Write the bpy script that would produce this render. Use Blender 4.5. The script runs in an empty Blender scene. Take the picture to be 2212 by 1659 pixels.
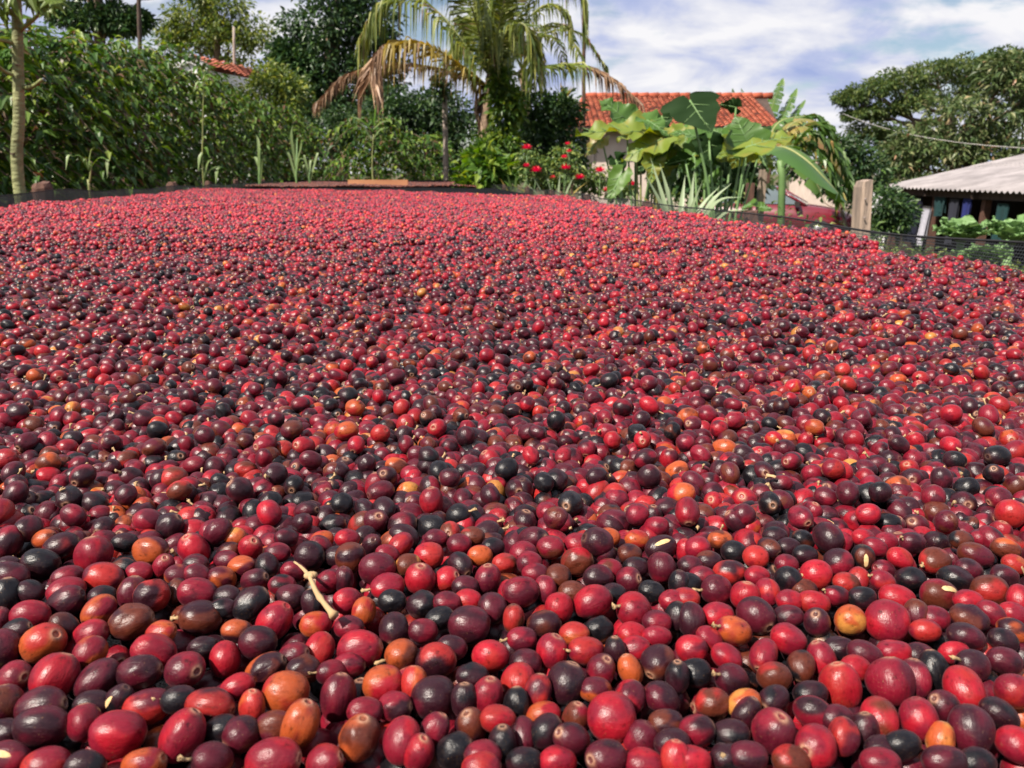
import bpy, math, random
import numpy as np
from mathutils import Vector, Matrix, Quaternion, Euler

random.seed(7)
rng = np.random.default_rng(11)
scene = bpy.context.scene
COL = scene.collection
R = math.radians

# ------------------------------------------------------------------ camera
CZ = 1.30                       # lens height above the yard
PITCH = R(15.4)
FPX = 1661.0                    # focal length in pixels of a 2212 px wide frame
cam_d = bpy.data.cameras.new('camera')
cam_d.sensor_width = 36.0
cam_d.lens = FPX / 2212.0 * 36.0
cam_d.clip_start = 0.01
cam_d.clip_end = 2000.0
cam_d.dof.use_dof = True
cam_d.dof.focus_distance = 0.43
cam_d.dof.aperture_fstop = 24.0
cam = bpy.data.objects.new('camera', cam_d)
cam.location = (0, 0, CZ)
cam.rotation_euler = (R(90) - PITCH, 0, 0)
COL.objects.link(cam)
scene.camera = cam

# ------------------------------------------------------------------ sun + sky
SUN_EL, SUN_AZ = R(50), R(228)   # azimuth measured clockwise from +Y: behind and to the left
SUN = Vector((math.sin(SUN_AZ) * math.cos(SUN_EL), math.cos(SUN_AZ) * math.cos(SUN_EL), math.sin(SUN_EL)))
sl = bpy.data.lights.new('sun', 'SUN')
sl.energy = 5.0
sl.angle = R(0.6)
sl.color = (1.0, 0.91, 0.80)
so = bpy.data.objects.new('sun', sl)
so.rotation_euler = SUN.to_track_quat('Z', 'Y').to_euler()
so.location = (0, 0, 30)
COL.objects.link(so)

world = bpy.data.worlds.new('World')
scene.world = world
world.use_nodes = True
wn, wl = world.node_tree.nodes, world.node_tree.links
wn.clear()


def nd(nodes, kind, **kw):
    n = nodes.new(kind)
    for k, v in kw.items():
        if k == 'inp':
            for i, val in v.items():
                n.inputs[i].default_value = val
        else:
            setattr(n, k, v)
    return n


def ramp(nodes, stops, interp='LINEAR'):
    n = nodes.new('ShaderNodeValToRGB')
    cr = n.color_ramp
    cr.interpolation = interp
    while len(cr.elements) < len(stops):
        cr.elements.new(0.5)
    for e, (p, c) in zip(cr.elements, stops):
        e.position = p
        e.color = (c[0], c[1], c[2], 1) if not isinstance(c, (int, float)) else (c, c, c, 1)
    return n


out = nd(wn, 'ShaderNodeOutputWorld')
bg_sky = nd(wn, 'ShaderNodeBackground', inp={1: 0.06})
sky = nd(wn, 'ShaderNodeTexSky', sky_type='NISHITA', sun_disc=False, sun_elevation=SUN_EL, sun_rotation=SUN_AZ)
wl.new(sky.outputs[0], bg_sky.inputs[0])
tc = nd(wn, 'ShaderNodeTexCoord')
sep = nd(wn, 'ShaderNodeSeparateXYZ')
wl.new(tc.outputs['Generated'], sep.inputs[0])
zz = nd(wn, 'ShaderNodeMath', operation='ADD', inp={1: 0.34})
wl.new(sep.outputs[2], zz.inputs[0])
zm = nd(wn, 'ShaderNodeMath', operation='MAXIMUM', inp={1: 0.10})
wl.new(zz.outputs[0], zm.inputs[0])
comb = nd(wn, 'ShaderNodeCombineXYZ')
for i in (0, 1):
    dv = nd(wn, 'ShaderNodeMath', operation='DIVIDE')
    wl.new(sep.outputs[i], dv.inputs[0])
    wl.new(zm.outputs[0], dv.inputs[1])
    wl.new(dv.outputs[0], comb.inputs[i])
mp = nd(wn, 'ShaderNodeMapping', inp={1: (3.1, 1.7, 0), 3: (1.2, 1.5, 1)})
wl.new(comb.outputs[0], mp.inputs[0])
n1 = nd(wn, 'ShaderNodeTexNoise', inp={'Scale': 1.5, 'Detail': 7.0, 'Roughness': 0.55, 'Distortion': 0.25})
wl.new(mp.outputs[0], n1.inputs['Vector'])
cover = ramp(wn, [(0.37, 0.0), (0.48, 1.0)], 'EASE')
wl.new(n1.outputs['Fac'], cover.inputs[0])
mp2 = nd(wn, 'ShaderNodeMapping', inp={1: (9.4, 4.2, 2.0), 3: (1.5, 1.7, 1)})
wl.new(comb.outputs[0], mp2.inputs[0])
n2 = nd(wn, 'ShaderNodeTexNoise', inp={'Scale': 2.6, 'Detail': 8.0, 'Roughness': 0.52, 'Distortion': 0.3})
wl.new(mp2.outputs[0], n2.inputs['Vector'])
cshade = ramp(wn, [(0.30, (0.43, 0.52, 0.86)), (0.42, (0.62, 0.68, 0.94)), (0.50, (0.86, 0.88, 1.0)), (0.60, (1.08, 1.07, 1.10))])
wl.new(n2.outputs['Fac'], cshade.inputs[0])
bg_cl = nd(wn, 'ShaderNodeBackground', inp={1: 0.47})
wl.new(cshade.outputs[0], bg_cl.inputs[0])
mixw = nd(wn, 'ShaderNodeMixShader')
wl.new(cover.outputs[0], mixw.inputs[0])
wl.new(bg_sky.outputs[0], mixw.inputs[1])
wl.new(bg_cl.outputs[0], mixw.inputs[2])
wl.new(mixw.outputs[0], out.inputs[0])

# ------------------------------------------------------------------ render settings
scene.render.engine = 'CYCLES'
scene.view_settings.view_transform = 'Standard'
scene.view_settings.look = 'None'
scene.view_settings.exposure = 0.90
scene.view_settings.gamma = 1.0
cy = scene.cycles
cy.max_bounces = 6
cy.diffuse_bounces = 1
cy.glossy_bounces = 2
cy.transmission_bounces = 3
cy.transparent_max_bounces = 12
cy.caustics_reflective = False
cy.caustics_refractive = False
cy.use_denoising = True
cy.sample_clamp_indirect = 6.0


# ------------------------------------------------------------------ helpers
def W(xd, yd, d):
    """world point seen at pixel (xd, yd) of a 2212 px wide frame, d metres ahead"""
    xr = (xd - 1106.0) / FPX
    yr = (yd - 829.5) / FPX
    fwd = math.cos(PITCH) - yr * math.sin(PITCH)
    dn = math.sin(PITCH) + yr * math.cos(PITCH)
    t = d / fwd
    return Vector((xr * t, d, CZ - dn * t))


def on_plane(xd, yd, h):
    xr = (xd - 1106.0) / FPX
    yr = (yd - 829.5) / FPX
    fwd = math.cos(PITCH) - yr * math.sin(PITCH)
    dn = math.sin(PITCH) + yr * math.cos(PITCH)
    t = h / dn
    return Vector((xr * t, fwd * t, CZ - h)), t


def px(n, d):
    return n / FPX * d


def project(P):
    """world points (n,3) -> pixel x, pixel y, depth"""
    X, Y, Z = P[:, 0], P[:, 1], P[:, 2] - CZ
    dep = Y * math.cos(PITCH) - Z * math.sin(PITCH)
    up = Y * math.sin(PITCH) + Z * math.cos(PITCH)
    dep = np.where(dep < 1e-3, 1e-3, dep)
    return 1106 + FPX * X / dep, 829.5 - FPX * up / dep, dep


def smooth01(t):
    t = np.clip(t, 0, 1)
    return t * t * (3 - 2 * t)


def ground_z(x, y):
    """yard level: flat left and ahead, dropping away to the right"""
    s = smooth01((np.asarray(x, float) - 2.0) / 7.0)
    return -0.75 * s + 0.04 * np.sin(np.asarray(x) * 1.3 + 1) * np.sin(np.asarray(y) * 0.9)


def np_mesh(name, verts, tris, mats=None, mat_idx=None, smooth=None, attrs=None):
    m = bpy.data.meshes.new(name)
    verts = np.asarray(verts, np.float32)
    tris = np.asarray(tris, np.int32)
    m.vertices.add(len(verts))
    m.vertices.foreach_set('co', verts.ravel())
    m.loops.add(len(tris) * 3)
    m.loops.foreach_set('vertex_index', tris.ravel())
    m.polygons.add(len(tris))
    m.polygons.foreach_set('loop_start', np.arange(0, len(tris) * 3, 3, dtype=np.int32))
    if mat_idx is not None:
        m.polygons.foreach_set('material_index', np.asarray(mat_idx, np.int32))
    if smooth is not None:
        m.polygons.foreach_set('use_smooth', np.asarray(smooth, bool))
    for mm in (mats or []):
        m.materials.append(mm)
    for an, av in (attrs or {}).items():
        a = m.attributes.new(an, 'FLOAT', 'POINT')
        a.data.foreach_set('value', np.asarray(av, np.float32))
    m.update(calc_edges=True)
    return m


class MB:
    """collects geometry for ONE mesh object"""

    def __init__(self):
        self.v, self.t, self.mi, self.sm, self.n = [], [], [], [], 0

    def add(self, verts, faces, mat=0, smooth=False):
        verts = np.asarray(verts, float).reshape(-1, 3)
        tris = []
        faces = np.asarray(faces) if not isinstance(faces, list) else faces
        if isinstance(faces, np.ndarray):
            tris = faces if faces.shape[1] == 3 else np.concatenate([faces[:, [0, 1, 2]], faces[:, [0, 2, 3]]])
        else:
            for f in faces:
                for k in range(1, len(f) - 1):
                    tris.append((f[0], f[k], f[k + 1]))
            tris = np.array(tris)
        self.v.append(verts)
        self.t.append(tris + self.n)
        self.mi.append(np.full(len(tris), mat))
        self.sm.append(np.full(len(tris), smooth))
        self.n += len(verts)
        return self

    def box(self, c, s, rot=None, mat=0, taper=1.0):
        c, s = np.array(c, float), np.array(s, float) / 2
        v = np.array([[-1, -1, -1], [1, -1, -1], [1, 1, -1], [-1, 1, -1], [-1, -1, 1], [1, -1, 1], [1, 1, 1], [-1, 1, 1]], float)
        v[4:, :2] *= taper
        v *= s
        if rot is not None:
            v = v @ np.array(rot.to_matrix() if not isinstance(rot, Matrix) else rot).T
        f = [(0, 3, 2, 1), (4, 5, 6, 7), (0, 1, 5, 4), (1, 2, 6, 5), (2, 3, 7, 6), (3, 0, 4, 7)]
        return self.add(v + c, f, mat)

    def tube(self, pts, rad, segs=8, mat=0, caps=True, smooth=True):
        v, f = tube_geo(pts, rad, segs, caps)
        return self.add(v, f, mat, smooth)

    def build(self, name, mats, parent=None, kind=None):
        if not isinstance(mats, (list, tuple)):
            mats = [mats]
        m = np_mesh(name, np.concatenate(self.v), np.concatenate(self.t), mats, np.concatenate(self.mi), np.concatenate(self.sm))
        return link(name, m, parent, kind)


def tube_geo(pts, rad, segs=8, caps=True):
    pts = np.array([list(p) for p in pts], float)
    n = len(pts)
    rad = np.full(n, rad, float) if np.isscalar(rad) else np.asarray(rad, float)
    tan = np.gradient(pts, axis=0)
    tan /= np.linalg.norm(tan, axis=1)[:, None] + 1e-12
    ref = np.array([0, 0, 1.0]) if abs(tan[0][2]) < 0.9 else np.array([1.0, 0, 0])
    u = np.cross(tan, ref)
    u /= np.linalg.norm(u, axis=1)[:, None] + 1e-12
    w = np.cross(tan, u)
    a = np.linspace(0, 2 * np.pi, segs, endpoint=False)
    v = pts[:, None] + rad[:, None, None] * (np.cos(a)[None, :, None] * u[:, None] + np.sin(a)[None, :, None] * w[:, None])
    v = v.reshape(-1, 3)
    f = []
    for i in range(n - 1):
        for j in range(segs):
            k = (j + 1) % segs
            f.append((i * segs + j, i * segs + k, (i + 1) * segs + k, (i + 1) * segs + j))
    if caps:
        f.append(tuple(range(segs))[::-1])
        f.append(tuple((n - 1) * segs + j for j in range(segs)))
    return v, f


def link(name, mesh, parent=None, kind=None):
    o = bpy.data.objects.new(name, mesh)
    COL.objects.link(o)
    if parent is not None:
        o.parent = parent
        o.location = -parent.location if parent.parent is None else (0, 0, 0)
    if kind:
        o['kind'] = kind
    return o


def thing(name, label, cat, loc=(0, 0, 0), group=None):
    o = bpy.data.objects.new(name, None)
    o.empty_display_size = 0.1
    o.location = loc
    COL.objects.link(o)
    return tag(o, label, cat, group)


def tag(o, label, cat, group=None):
    o['label'] = label
    o['category'] = cat
    if group:
        o['group'] = group
    return o


def spline(pts, n):
    """Catmull-Rom through pts, n samples"""
    p = np.array([list(q) for q in pts], float)
    p = np.vstack([2 * p[0] - p[1], p, 2 * p[-1] - p[-2]])
    m = len(p) - 3
    t = np.linspace(0, m - 1e-6, n)
    i = t.astype(int)
    f = (t - i)[:, None]
    p0, p1, p2, p3 = p[i], p[i + 1], p[i + 2], p[i + 3]
    return 0.5 * ((2 * p1) + (-p0 + p2) * f + (2 * p0 - 5 * p1 + 4 * p2 - p3) * f ** 2 + (-p0 + 3 * p1 - 3 * p2 + p3) * f ** 3)


def unit(v):
    v = np.asarray(v, float)
    return v / (np.linalg.norm(v, axis=-1, keepdims=True) + 1e-12)


def leaf_geo(P, D, N, L, Wd, droop=0.15, fold=0.12):
    """n folded pointed leaves: 5 verts / 4 tris each"""
    P, D, N = np.asarray(P, float), unit(D), np.asarray(N, float)
    S = unit(np.cross(D, N))
    N = np.cross(S, D)
    L = np.broadcast_to(np.asarray(L, float), (len(P),))[:, None]
    Wd = np.broadcast_to(np.asarray(Wd, float), (len(P),))[:, None]
    dz = np.array([0, 0, -1.0])
    mid = P + D * L * 0.45 - N * L * 0.0
    v = np.stack([P, mid + S * Wd * 0.5 + N * Wd * fold * 2, mid - S * Wd * 0.5 + N * Wd * fold * 2,
                  mid, P + D * L + dz * L * droop], 1)
    n = len(P)
    tr = np.array([[0, 2, 3], [2, 4, 3], [4, 1, 3], [1, 0, 3]])
    t = (np.arange(n)[:, None, None] * 5 + tr[None]).reshape(-1, 3)
    return v.reshape(-1, 3), t


def rand_dirs(n):
    v = rng.normal(size=(n, 3))
    return unit(v)


# ------------------------------------------------------------------ materials
def mat_new(name):
    m = bpy.data.materials.new(name)
    m.use_nodes = True
    t = m.node_tree
    t.nodes.clear()
    o = t.nodes.new('ShaderNodeOutputMaterial')
    return m, t.nodes, t.links, o


def mat_plain(name, c1, c2=None, scale=8.0, rough=0.7, detail=5.0, bump=0.0, bscale=None, spec=0.4, stretch=(1, 1, 1), metallic=0.0, coat=0.0):
    m, n, l, o = mat_new(name)
    b = nd(n, 'ShaderNodeBsdfPrincipled', inp={'Roughness': rough, 'Specular IOR Level': spec, 'Metallic': metallic, 'Coat Weight': coat})
    c2 = c2 or tuple(x * 0.6 for x in c1)
    t = nd(n, 'ShaderNodeTexCoord')
    mp_ = nd(n, 'ShaderNodeMapping', inp={3: stretch})
    l.new(t.outputs['Object'], mp_.inputs[0])
    nz = nd(n, 'ShaderNodeTexNoise', inp={'Scale': scale, 'Detail': detail, 'Roughness': 0.6})
    l.new(mp_.outputs[0], nz.inputs['Vector'])
    r = ramp(n, [(0.30, c2), (0.68, c1)])
    l.new(nz.outputs['Fac'], r.inputs[0])
    l.new(r.outputs[0], b.inputs['Base Color'])
    if bump:
        nb = nd(n, 'ShaderNodeTexNoise', inp={'Scale': bscale or scale * 3, 'Detail': 4.0})
        l.new(mp_.outputs[0], nb.inputs['Vector'])
        bp = nd(n, 'ShaderNodeBump', inp={'Strength': bump, 'Distance': 0.02})
        l.new(nb.outputs['Fac'], bp.inputs['Height'])
        l.new(bp.outputs[0], b.inputs['Normal'])
    l.new(b.outputs[0], o.inputs[0])
    return m


def mat_leaf(name, stops, rough=0.45, trans=0.28, spec=0.45, blotch=None):
    """leaf colour differs from leaf to leaf (one island each)"""
    m, n, l, o = mat_new(name)
    g = nd(n, 'ShaderNodeNewGeometry')
    r = ramp(n, stops)
    l.new(g.outputs['Random Per Island'], r.inputs[0])
    col = r.outputs[0]
    t = nd(n, 'ShaderNodeTexCoord')
    nz = nd(n, 'ShaderNodeTexNoise', inp={'Scale': 9.0 if blotch else 1.1, 'Detail': 3.0})
    l.new(t.outputs['Object'], nz.inputs['Vector'])
    if blotch:
        rr = ramp(n, [(0.47, 0.0), (0.66, 1.0)])
        l.new(nz.outputs['Fac'], rr.inputs[0])
        mx = nd(n, 'ShaderNodeMix', data_type='RGBA')
        l.new(rr.outputs[0], mx.inputs[0])
        l.new(col, mx.inputs[6])
        mx.inputs[7].default_value = (*blotch, 1)
        col = mx.outputs[2]
    else:
        hs = nd(n, 'ShaderNodeHueSaturation')
        rr = ramp(n, [(0.3, 0.75), (0.7, 1.25)])
        l.new(nz.outputs['Fac'], rr.inputs[0])
        l.new(rr.outputs[0], hs.inputs['Value'])
        l.new(col, hs.inputs['Color'])
        col = hs.outputs[0]
    b = nd(n, 'ShaderNodeBsdfPrincipled', inp={'Roughness': rough, 'Specular IOR Level': spec})
    l.new(col, b.inputs['Base Color'])
    tr = nd(n, 'ShaderNodeBsdfTranslucent')
    hs2 = nd(n, 'ShaderNodeHueSaturation', inp={'Hue': 0.485, 'Saturation': 1.15, 'Value': 1.5})
    l.new(col, hs2.inputs['Color'])
    l.new(hs2.outputs[0], tr.inputs[0])
    mx = nd(n, 'ShaderNodeMixShader', inp={0: trans})
    l.new(b.outputs[0], mx.inputs[1])
    l.new(tr.outputs[0], mx.inputs[2])
    l.new(mx.outputs[0], o.inputs[0])
    return m


M = {}
M['coffee'] = mat_leaf('coffee_leaf', [(0.0, (0.022, 0.060, 0.012)), (0.45, (0.056, 0.125, 0.020)), (0.80, (0.130, 0.215, 0.032)), (0.92, (0.26, 0.32, 0.05)), (0.935, (0.03, 0.08, 0.015)), (0.97, (0.14, 0.075, 0.035)), (1.0, (0.10, 0.05, 0.03))], rough=0.38, trans=0.3, spec=0.3)
M['mango'] = mat_leaf('dark_tree_leaf', [(0, (0.014, 0.040, 0.014)), (0.6, (0.030, 0.072, 0.020)), (1, (0.075, 0.13, 0.03))], rough=0.4, trans=0.15)
M['airy'] = mat_leaf('airy_tree_leaf', [(0, (0.045, 0.085, 0.02)), (0.6, (0.11, 0.165, 0.03)), (1, (0.28, 0.30, 0.05))], trans=0.3)
M['umbrella'] = mat_leaf('umbrella_tree_leaf', [(0, (0.032, 0.064, 0.018)), (0.6, (0.072, 0.115, 0.03)), (1, (0.16, 0.19, 0.055))], trans=0.3, spec=0.3)
M['loquat'] = mat_leaf('loquat_leaf', [(0, (0.035, 0.068, 0.022)), (0.5, (0.075, 0.115, 0.036)), (0.85, (0.15, 0.185, 0.07)), (0.97, (0.27, 0.27, 0.14)), (1, (0.36, 0.20, 0.11))], trans=0.22, spec=0.35)
M['shrub'] = mat_leaf('shrub_leaf', [(0, (0.012, 0.035, 0.012)), (0.6, (0.03, 0.07, 0.02)), (1, (0.08, 0.14, 0.03))], trans=0.2)
M['vine'] = mat_leaf('climber_leaf', [(0, (0.035, 0.09, 0.014)), (0.6, (0.09, 0.18, 0.022)), (1, (0.26, 0.33, 0.05))], trans=0.35)
M['climb'] = mat_leaf('climber_leaf', [(0, (0.03, 0.075, 0.012)), (0.6, (0.075, 0.145, 0.02)), (1, (0.20, 0.26, 0.04))], trans=0.3)
M['weed'] = mat_leaf('weed_leaf', [(0, (0.035, 0.07, 0.02)), (0.6, (0.09, 0.15, 0.035)), (1, (0.22, 0.26, 0.07))], trans=0.3)
M['palm_green'] = mat_leaf('palm_green', [(0, (0.06, 0.10, 0.02)), (0.6, (0.16, 0.20, 0.035)), (1, (0.34, 0.34, 0.08))], trans=0.3, rough=0.4)
M['palm_yellow'] = mat_leaf('palm_yellow', [(0, (0.17, 0.13, 0.02)), (0.6, (0.30, 0.22, 0.035)), (1, (0.42, 0.31, 0.06))], trans=0.3)
M['palm_brown'] = mat_leaf('palm_brown', [(0, (0.10, 0.055, 0.028)), (0.6, (0.24, 0.14, 0.08)), (1, (0.42, 0.28, 0.17))], trans=0.15)
M['taro_dark'] = mat_leaf('taro_dark', [(0, (0.012, 0.034, 0.009)), (1, (0.020, 0.048, 0.012))], trans=0.10, rough=0.7, spec=0.15)
M['taro_green'] = mat_leaf('taro_green', [(0, (0.045, 0.115, 0.022)), (1, (0.085, 0.165, 0.028))], trans=0.3, rough=0.4)
M['taro_yellow'] = mat_leaf('taro_yellow', [(0, (0.13, 0.205, 0.027)), (1, (0.205, 0.255, 0.036))], trans=0.35, rough=0.5, blotch=(0.23, 0.22, 0.035))
M['banana'] = mat_leaf('banana_leaf', [(0, (0.05, 0.115, 0.025)), (1, (0.10, 0.18, 0.035))], trans=0.3, rough=0.4)
M['banana_old'] = mat_leaf('banana_old_leaf', [(0, (0.16, 0.19, 0.04)), (1, (0.30, 0.25, 0.07))], trans=0.3, blotch=(0.30, 0.17, 0.06))
M['spiky'] = mat_leaf('pale_spiky_leaf', [(0, (0.13, 0.19, 0.09)), (0.7, (0.24, 0.30, 0.17)), (1, (0.36, 0.31, 0.14))], trans=0.12, rough=0.5)
M['collard'] = mat_leaf('collard_leaf', [(0, (0.12, 0.23, 0.075)), (1, (0.20, 0.33, 0.125))], trans=0.25, rough=0.5)
M['maize'] = mat_leaf('maize_leaf', [(0, (0.11, 0.19, 0.07)), (1, (0.24, 0.31, 0.12))], trans=0.3)
M['rose'] = mat_leaf('rose_petal', [(0, (0.42, 0.006, 0.016)), (1, (0.66, 0.018, 0.04))], trans=0.2, rough=0.5)
M['stalk'] = mat_plain('green_stalk', (0.16, 0.26, 0.09), (0.09, 0.17, 0.06), 6, 0.5)
M['stalk_yellow'] = mat_plain('yellow_stalk', (0.26, 0.27, 0.10), (0.15, 0.17, 0.06), 6, 0.55)
M['bark'] = mat_plain('bark', (0.20, 0.14, 0.09), (0.07, 0.05, 0.035), 10, 0.9, bump=0.5, stretch=(1, 1, 0.3))
M['bark_pale'] = mat_plain('palm_bark', (0.40, 0.28, 0.19), (0.16, 0.10, 0.07), 9, 0.9, bump=0.5, stretch=(1, 1, 2.5))
M['wood_grey'] = mat_plain('weathered_wood', (0.42, 0.35, 0.29), (0.24, 0.20, 0.165), 14, 0.85, bump=0.3, stretch=(3, 3, 0.25))
M['wood_brown'] = mat_plain('brown_wood', (0.13, 0.062, 0.042), (0.05, 0.026, 0.02), 16, 0.85, bump=0.4, stretch=(3, 3, 0.4))
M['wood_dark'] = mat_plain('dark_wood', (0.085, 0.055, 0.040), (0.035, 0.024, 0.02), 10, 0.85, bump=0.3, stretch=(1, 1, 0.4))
M['wood_pink'] = mat_plain('pale_post_wood', (0.40, 0.30, 0.23), (0.15, 0.12, 0.10), 11, 0.9, bump=0.5, stretch=(3, 3, 0.3))
M['plank'] = mat_plain('orange_board', (0.46, 0.21, 0.10), (0.34, 0.14, 0.065), 5, 0.75, stretch=(0.5, 3, 3))
M['plaster'] = mat_plain('pale_plaster', (0.62, 0.52, 0.45), (0.48, 0.39, 0.33), 2.0, 0.9, bump=0.1)
M['white'] = mat_plain('white_paint', (0.80, 0.80, 0.80), (0.66, 0.66, 0.66), 3.0, 0.6)
M['tile'] = mat_leaf('roof_tile', [(0, (0.07, 0.03, 0.024)), (0.05, (0.20, 0.05, 0.030)), (0.5, (0.33, 0.080, 0.042)), (1, (0.42, 0.13, 0.075))], rough=0.85, trans=0.0, spec=0.2)
M['tile_light'] = mat_leaf('new_roof_tile', [(0, (0.36, 0.10, 0.06)), (1, (0.48, 0.16, 0.10))], rough=0.85, trans=0.0, spec=0.2)
M['fibre'] = mat_plain('fibre_cement', (0.30, 0.275, 0.278), (0.16, 0.146, 0.148), 1.6, 0.85, detail=8, bump=0.15, bscale=30)
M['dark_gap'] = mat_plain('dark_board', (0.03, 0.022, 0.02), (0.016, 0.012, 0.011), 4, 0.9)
M['soil'] = mat_plain('soil_and_turf', (0.07, 0.085, 0.03), (0.10, 0.062, 0.035), 1.2, 0.95, detail=9, bump=0.5, bscale=20)
M['cable'] = mat_plain('pale_cable', (0.45, 0.43, 0.40), (0.4, 0.38, 0.36), 3, 0.6)
M['rope'] = mat_plain('black_rope', (0.012, 0.012, 0.014), (0.006, 0.006, 0.007), 40, 0.7)
M['paint_red'] = mat_plain('maroon_paint', (0.150, 0.009, 0.019), (0.12, 0.008, 0.016), 2, 0.28, spec=0.6, coat=0.6)
M['bumper'] = mat_plain('grey_bumper', (0.30, 0.24, 0.22), (0.22, 0.18, 0.17), 3, 0.6)
M['tyre'] = mat_plain('tyre', (0.02, 0.02, 0.02), (0.012, 0.012, 0.012), 20, 0.85)
M['rim'] = mat_plain('rim', (0.5, 0.5, 0.5), (0.4, 0.4, 0.4), 4, 0.35, metallic=0.8)
M['glass'] = mat_plain('car_glass', (0.10, 0.13, 0.14), (0.08, 0.10, 0.11), 1, 0.06, spec=0.9)
M['lamp'] = mat_plain('headlamp_glass', (0.7, 0.7, 0.7), (0.55, 0.55, 0.55), 5, 0.1, spec=0.8)
for k, c in dict(navy=(0.006, 0.008, 0.026), cloth_white=(0.50, 0.50, 0.58), teal=(0.008, 0.040, 0.042), blue=(0.014, 0.022, 0.13), slate=(0.025, 0.027, 0.042)).items():
    M[k] = mat_plain('cloth_' + k, c, tuple(x * 0.75 for x in c), 25, 0.95, bump=0.2)


def mat_mesh(name, thread, cover_, cellx, cellz):
    """woven black shade net: opaque threads with open holes between them"""
    m, n, l, o = mat_new(name)
    b = nd(n, 'ShaderNodeBsdfPrincipled', inp={'Base Color': (*thread, 1), 'Roughness': 0.45, 'Specular IOR Level': 0.4})
    t = nd(n, 'ShaderNodeTexCoord')
    s = nd(n, 'ShaderNodeSeparateXYZ')
    l.new(t.outputs['UV'], s.inputs[0])
    outs = []
    for i, cell in ((0, cellx), (1, cellz)):
        mu = nd(n, 'ShaderNodeMath', operation='MULTIPLY', inp={1: 1.0 / cell})
        l.new(s.outputs[i], mu.inputs[0])
        fr = nd(n, 'ShaderNodeMath', operation='FRACT')
        l.new(mu.outputs[0], fr.inputs[0])
        lt = nd(n, 'ShaderNodeMath', operation='LESS_THAN', inp={1: cover_})
        l.new(fr.outputs[0], lt.inputs[0])
        outs.append(lt.outputs[0])
    mxx = nd(n, 'ShaderNodeMath', operation='MAXIMUM')
    l.new(outs[0], mxx.inputs[0])
    l.new(outs[1], mxx.inputs[1])
    tr = nd(n, 'ShaderNodeBsdfTransparent')
    mx = nd(n, 'ShaderNodeMixShader')
    l.new(mxx.outputs[0], mx.inputs[0])
    l.new(tr.outputs[0], mx.inputs[1])
    l.new(b.outputs[0], mx.inputs[2])
    l.new(mx.outputs[0], o.inputs[0])
    return m


M['net'] = mat_mesh('black_shade_net', (0.012, 0.013, 0.014), 0.24, 0.0062, 0.0036)
M['net_dense'] = mat_mesh('dense_shade_net', (0.010, 0.011, 0.012), 0.48, 0.0062, 0.0036)
M['sheet'] = mat_plain('black_bed_mesh', (0.007, 0.0075, 0.010), (0.004, 0.0045, 0.006), 400, 0.8, bump=0.6, bscale=500, spec=0.08)


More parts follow.
